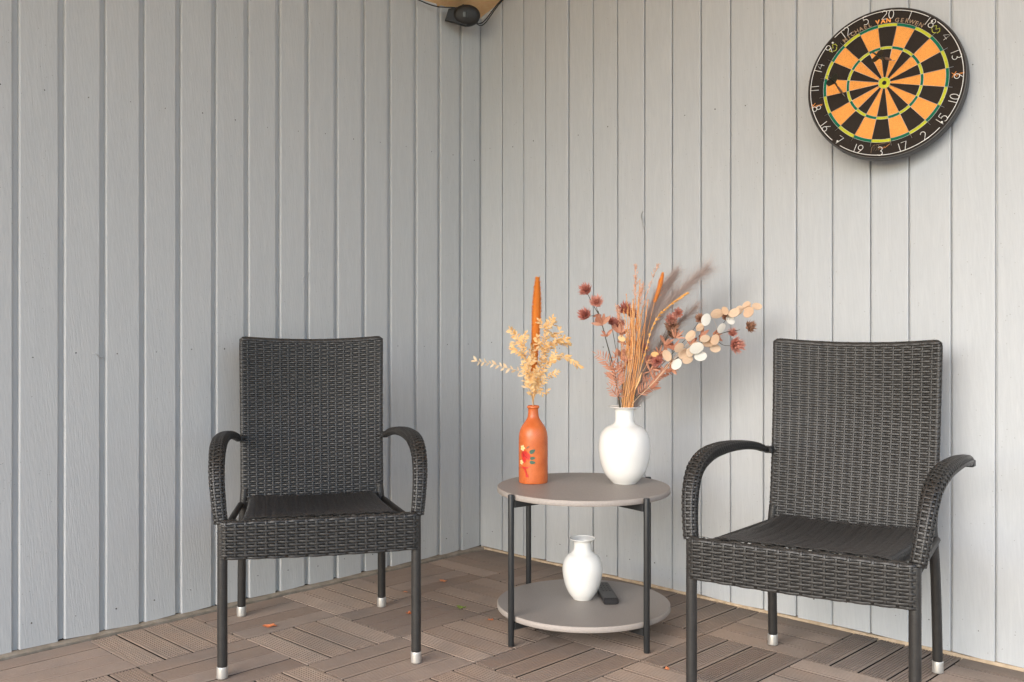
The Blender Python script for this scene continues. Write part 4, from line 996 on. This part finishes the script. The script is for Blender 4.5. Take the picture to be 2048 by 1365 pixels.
SX = [[(-1, -.5), (-.2, .5)], [(-1, .4), (-.1, -.5)], [(-.1, -.15), (.15, .05), (.12, -.3), (-.1, -.15)], [(.25, -.2), (.35, .1), (.42, -.1), (.52, .12), (.58, -.15)], [(.85, .1), (.68, .05), (.72, -.15), (.9, .1)], [(.95, .12), (1.15, -.15)], [(.95, -.15), (1.2, .15)]]
strokes('printed_mark', D_TXO, SX, .2000, .008, .10, .015, .0009); strokes('printed_mark', D_TXO, SX, -.1975, -.052, .02, .015, .0009)
SIG = [[(-1.1, -.5), (-.95, .2), (-.6, .55), (-.75, -.2), (-.3, .5), (-.5, -.35), (-.05, .45), (-.2, -.3)], [(-.1, -.2), (.05, .1), (.1, -.2), (.2, .05), (.3, -.2), (.4, .05), (.5, -.15), (.6, .05), (.7, -.1), (.85, .05), (1.3, .35)], [(-.8, .45), (1.4, .55)]]
strokes('printed_signature', D_TXT, SIG, -.003, -.1945, .10, .023, .0006); strokes('printed_signature', D_TXO, [SIG[1]], -.001, -.1935, .10, .021, .0007)
# darts
M_DART = flat('dart_shaft', (.22, .13, .09), .5); M_FL = flat('dart_flight', (.015, .03, .025), .45)
def dart(tip_px, end_px, label):
    # tip on the board plane, tail out in the room
    c0 = Vector((1.804, -.088, 1.676)); 
    def ray(px, py, off):
        cp = Vector(CAMP); d = at(px, py, 1.0)-cp; q = c0+nn*off; t_ = (q-cp).dot(nn)/d.dot(nn); return cp+d*t_
    a = ray(*tip_px, 0); b_ = ray(*end_px, .105); d = (b_-a).normalized(); Lg_ = (b_-a).length
    t = empty('dart', a, 0, label, 'dart', 'darts stuck in the dartboard')
    F = frame_of(d, Vector((0, 0, 1)))
    def lt(prof, nm, mat):
        mb = MB(); lathe(mb, prof, 12, M=F @ Matrix.Rotation(PI/2, 4, 'Y')); mb.build(nm, mat, t)
    lt([(.0006, -.004), (.0010, .0), (.0011, Lg_*.24)], 'point', D_WIRE); lt([(.0022, Lg_*.24), (.0036, Lg_*.30), (.0036, Lg_*.58), (.0024, Lg_*.62)], 'barrel', M_DART); lt([(.0020, Lg_*.62), (.0018, Lg_*.85), (.0016, Lg_*1.0)], 'shaft', M_FL)
    for k in range(4):
        R_ = F @ Matrix.Rotation(PI/4+k*PI/2, 4, 'X'); mb = MB()
        pr_ = [(Lg_*.84, .001), (Lg_*.95, .019), (Lg_*1.12, .021), (Lg_*1.20, .013), (Lg_*1.17, .001)]
        vs = [R_ @ Vector((x, s_*.00025, z)) for s_ in (-1, 1) for x, z in pr_]
        mb.add(vs, [(0, 1, 2, 3, 4), (9, 8, 7, 6, 5)]+[(i, i+5, (i+1) % 5+5, (i+1) % 5) for i in range(5)]); mb.build('flight', M_FL, t, False)
dart((1790, 122.5), (1757, 113), 'dart stuck near the top of the dartboard, below the 20'); dart((1690, 194), (1666, 162), 'dart stuck at the left of the dartboard, in the 8 and 11 area')

# ------------------------------------------------------------------ dark fixture and cables under the ceiling corner
FX = empty('corner_fixture', (.085, -.165, 2.222), 0, 'small oval black plastic fixture hanging under the ceiling corner', 'light fixture')
M_FX = flat('matt_black_housing', (.014, .013, .012), .5)
ax = Vector((.75, -.62, -.12)).normalized(); F = frame_of(ax, Vector((0, 0, 1))); 
mb = MB(); lathe(mb, [(.030, -.045), (.044, -.035), (.056, -.01), (.056, .008), (.051, .016), (.040, .021), (.01, .023)], 36, M=Matrix.Diagonal((1, 1, .76, 1)) @ F @ Matrix.Rotation(PI/2, 4, 'Y')); mb.build('housing', M_FX, FX, True)
mb = MB(); pr_ = [(-.03, -.045), (.025, -.045), (.045, .04), (-.04, .04)]
# wedge shaped hood towards the left
lft = -Vector((0, 0, 1)).cross(ax).normalized()
vs = []
for sgn, dd in ((-1, -.030), (1, .012)):
    for a, zz in ((0.0, .041), (.075, .024), (.088, -.020), (.0, -.042)): vs.append(ax*dd+lft*a+Vector((0, 0, zz)))
mb.add(vs, [(0, 1, 2, 3), (7, 6, 5, 4), (0, 4, 5, 1), (1, 5, 6, 2), (2, 6, 7, 3), (3, 7, 4, 0)]); mb.build('hood', M_FX, FX, False)
mb = MB(); M = F; bbox(mb, .0225, .0262, -.003, .003, -.012, .014, .001, M=M); mb.build('slit', flat('slit', (.006, .006, .006), .3), FX, False)
mb = MB(); bbox(mb, .0205, .0245, -.018, -.0045, -.010, .012, .001, M=M); mb.build('lens', flat('dark_lens', (.05, .05, .05), .2), FX, False)
mb = MB(); tube(mb, [(-.02, .0, .02), (-.03, .01, .05)], .008, 8); mb.build('mounting_stub', M_FX, FX)
M_CB = flat('black_cable', (.012, .012, .012), .5)
def cable(label, pts):
    t = empty('cable', pts[0], 0, label, 'cable', 'cables at the fixture'); stem(t, pts, .0024, .0024, M_CB, 'wire', 6, 24); return t
c0 = Vector((.075, -.22, 2.245))
cable('black cable running left from the corner fixture under the ceiling', [c0, (.035, -.30, 2.243), (.03, -.45, 2.256), (.03, -.75, 2.262), (.03, -1.1, 2.258)])
cable('upper black cable rising right from the corner fixture along the right wall', [(.075, -.115, 2.210), (.065, -.05, 2.225), (.14, -.02, 2.306), (.3, -.02, 2.362), (.6, -.02, 2.46)])
cable('lower black cable rising right from the corner fixture, just under the other', [(.08, -.112, 2.204), (.075, -.055, 2.213), (.16, -.03, 2.300), (.34, -.03, 2.36), (.6, -.03, 2.44)])

# ------------------------------------------------------------------ fallen bits on the deck
M_OL = plant_mat('fallen_orange_leaf', (.60, .18, .07), (.80, .34, .17)); M_GL = plant_mat('fallen_green_leaf', (.25, .32, .08), (.42, .45, .15))
def litter(px, py, size, mat, label):
    size *= 1.6
    Y = .975*2000/(py-640); x, y = cw((px-1024)/2000*Y, Y)
    mb = MB(); n = 9; vs = [(0, 0, .004*size/.02)]
    for ring in (.5, 1):
        for i in range(n):
            a = 2*PI*i/n; r = size*.5*ring*RS.uniform(.6, 1.15); vs.append((r*math.cos(a)*1.3, r*math.sin(a)*.8, max(.0005, size*.3*RS.uniform(0, 1)*ring)))
    fs = [(0, 1+i, 1+(i+1) % n) for i in range(n)]+[(1+i, 1+n+i, 1+n+(i+1) % n, 1+(i+1) % n) for i in range(n)]
    mb.add(vs, fs); o = mb.build('fallen_leaf', mat, None, False, (x, y, .0003)); o.rotation_euler = (0, 0, RS.rand()*6)
    tag(o, label, 'leaf', 'crumpled leaves fallen on the deck')
litter(540, 1255, .022, M_OL, 'crumpled orange leaf on the deck under the left armchair, between its legs')
litter(886, 1165, .022, M_OL, 'crumpled orange leaf on the deck nearest the wall corner')
litter(818, 1228, .017, M_OL, 'crumpled orange leaf lying just left of the front right leg of the left armchair')
litter(980, 1241, .012, M_OL, 'tiny orange leaf on the deck left of the side table')
litter(811, 1185, .011, M_OL, 'tiny orange leaf close to the rear leg of the left armchair')
litter(1334, 1339, .012, M_OL, 'tiny orange leaf on the deck between the side table and the right armchair')
litter(923, 1217, .020, M_GL, 'pale green leaf scrap on the deck in front of the corner')
mb = MB()
for i in range(260):
    x = RS.uniform(.05, 2.6); y = -RS.rand()**1.5*2.2; 
    s = RS.uniform(.0008, .0024); a = RS.rand()*6; c, s2 = math.cos(a)*s, math.sin(a)*s
    mb.add([(x-c, y-s2, .0008), (x+s2*.6, y-c*.6, .0012), (x+c, y+s2, .0009), (x-s2*.6, y+c*.6, .0016)], [(0, 1, 2, 3)])
tag(mb.build('crumbs', M_RAW, None, False), 'pale dust and crumbs scattered over the deck', 'crumbs', kind='stuff')
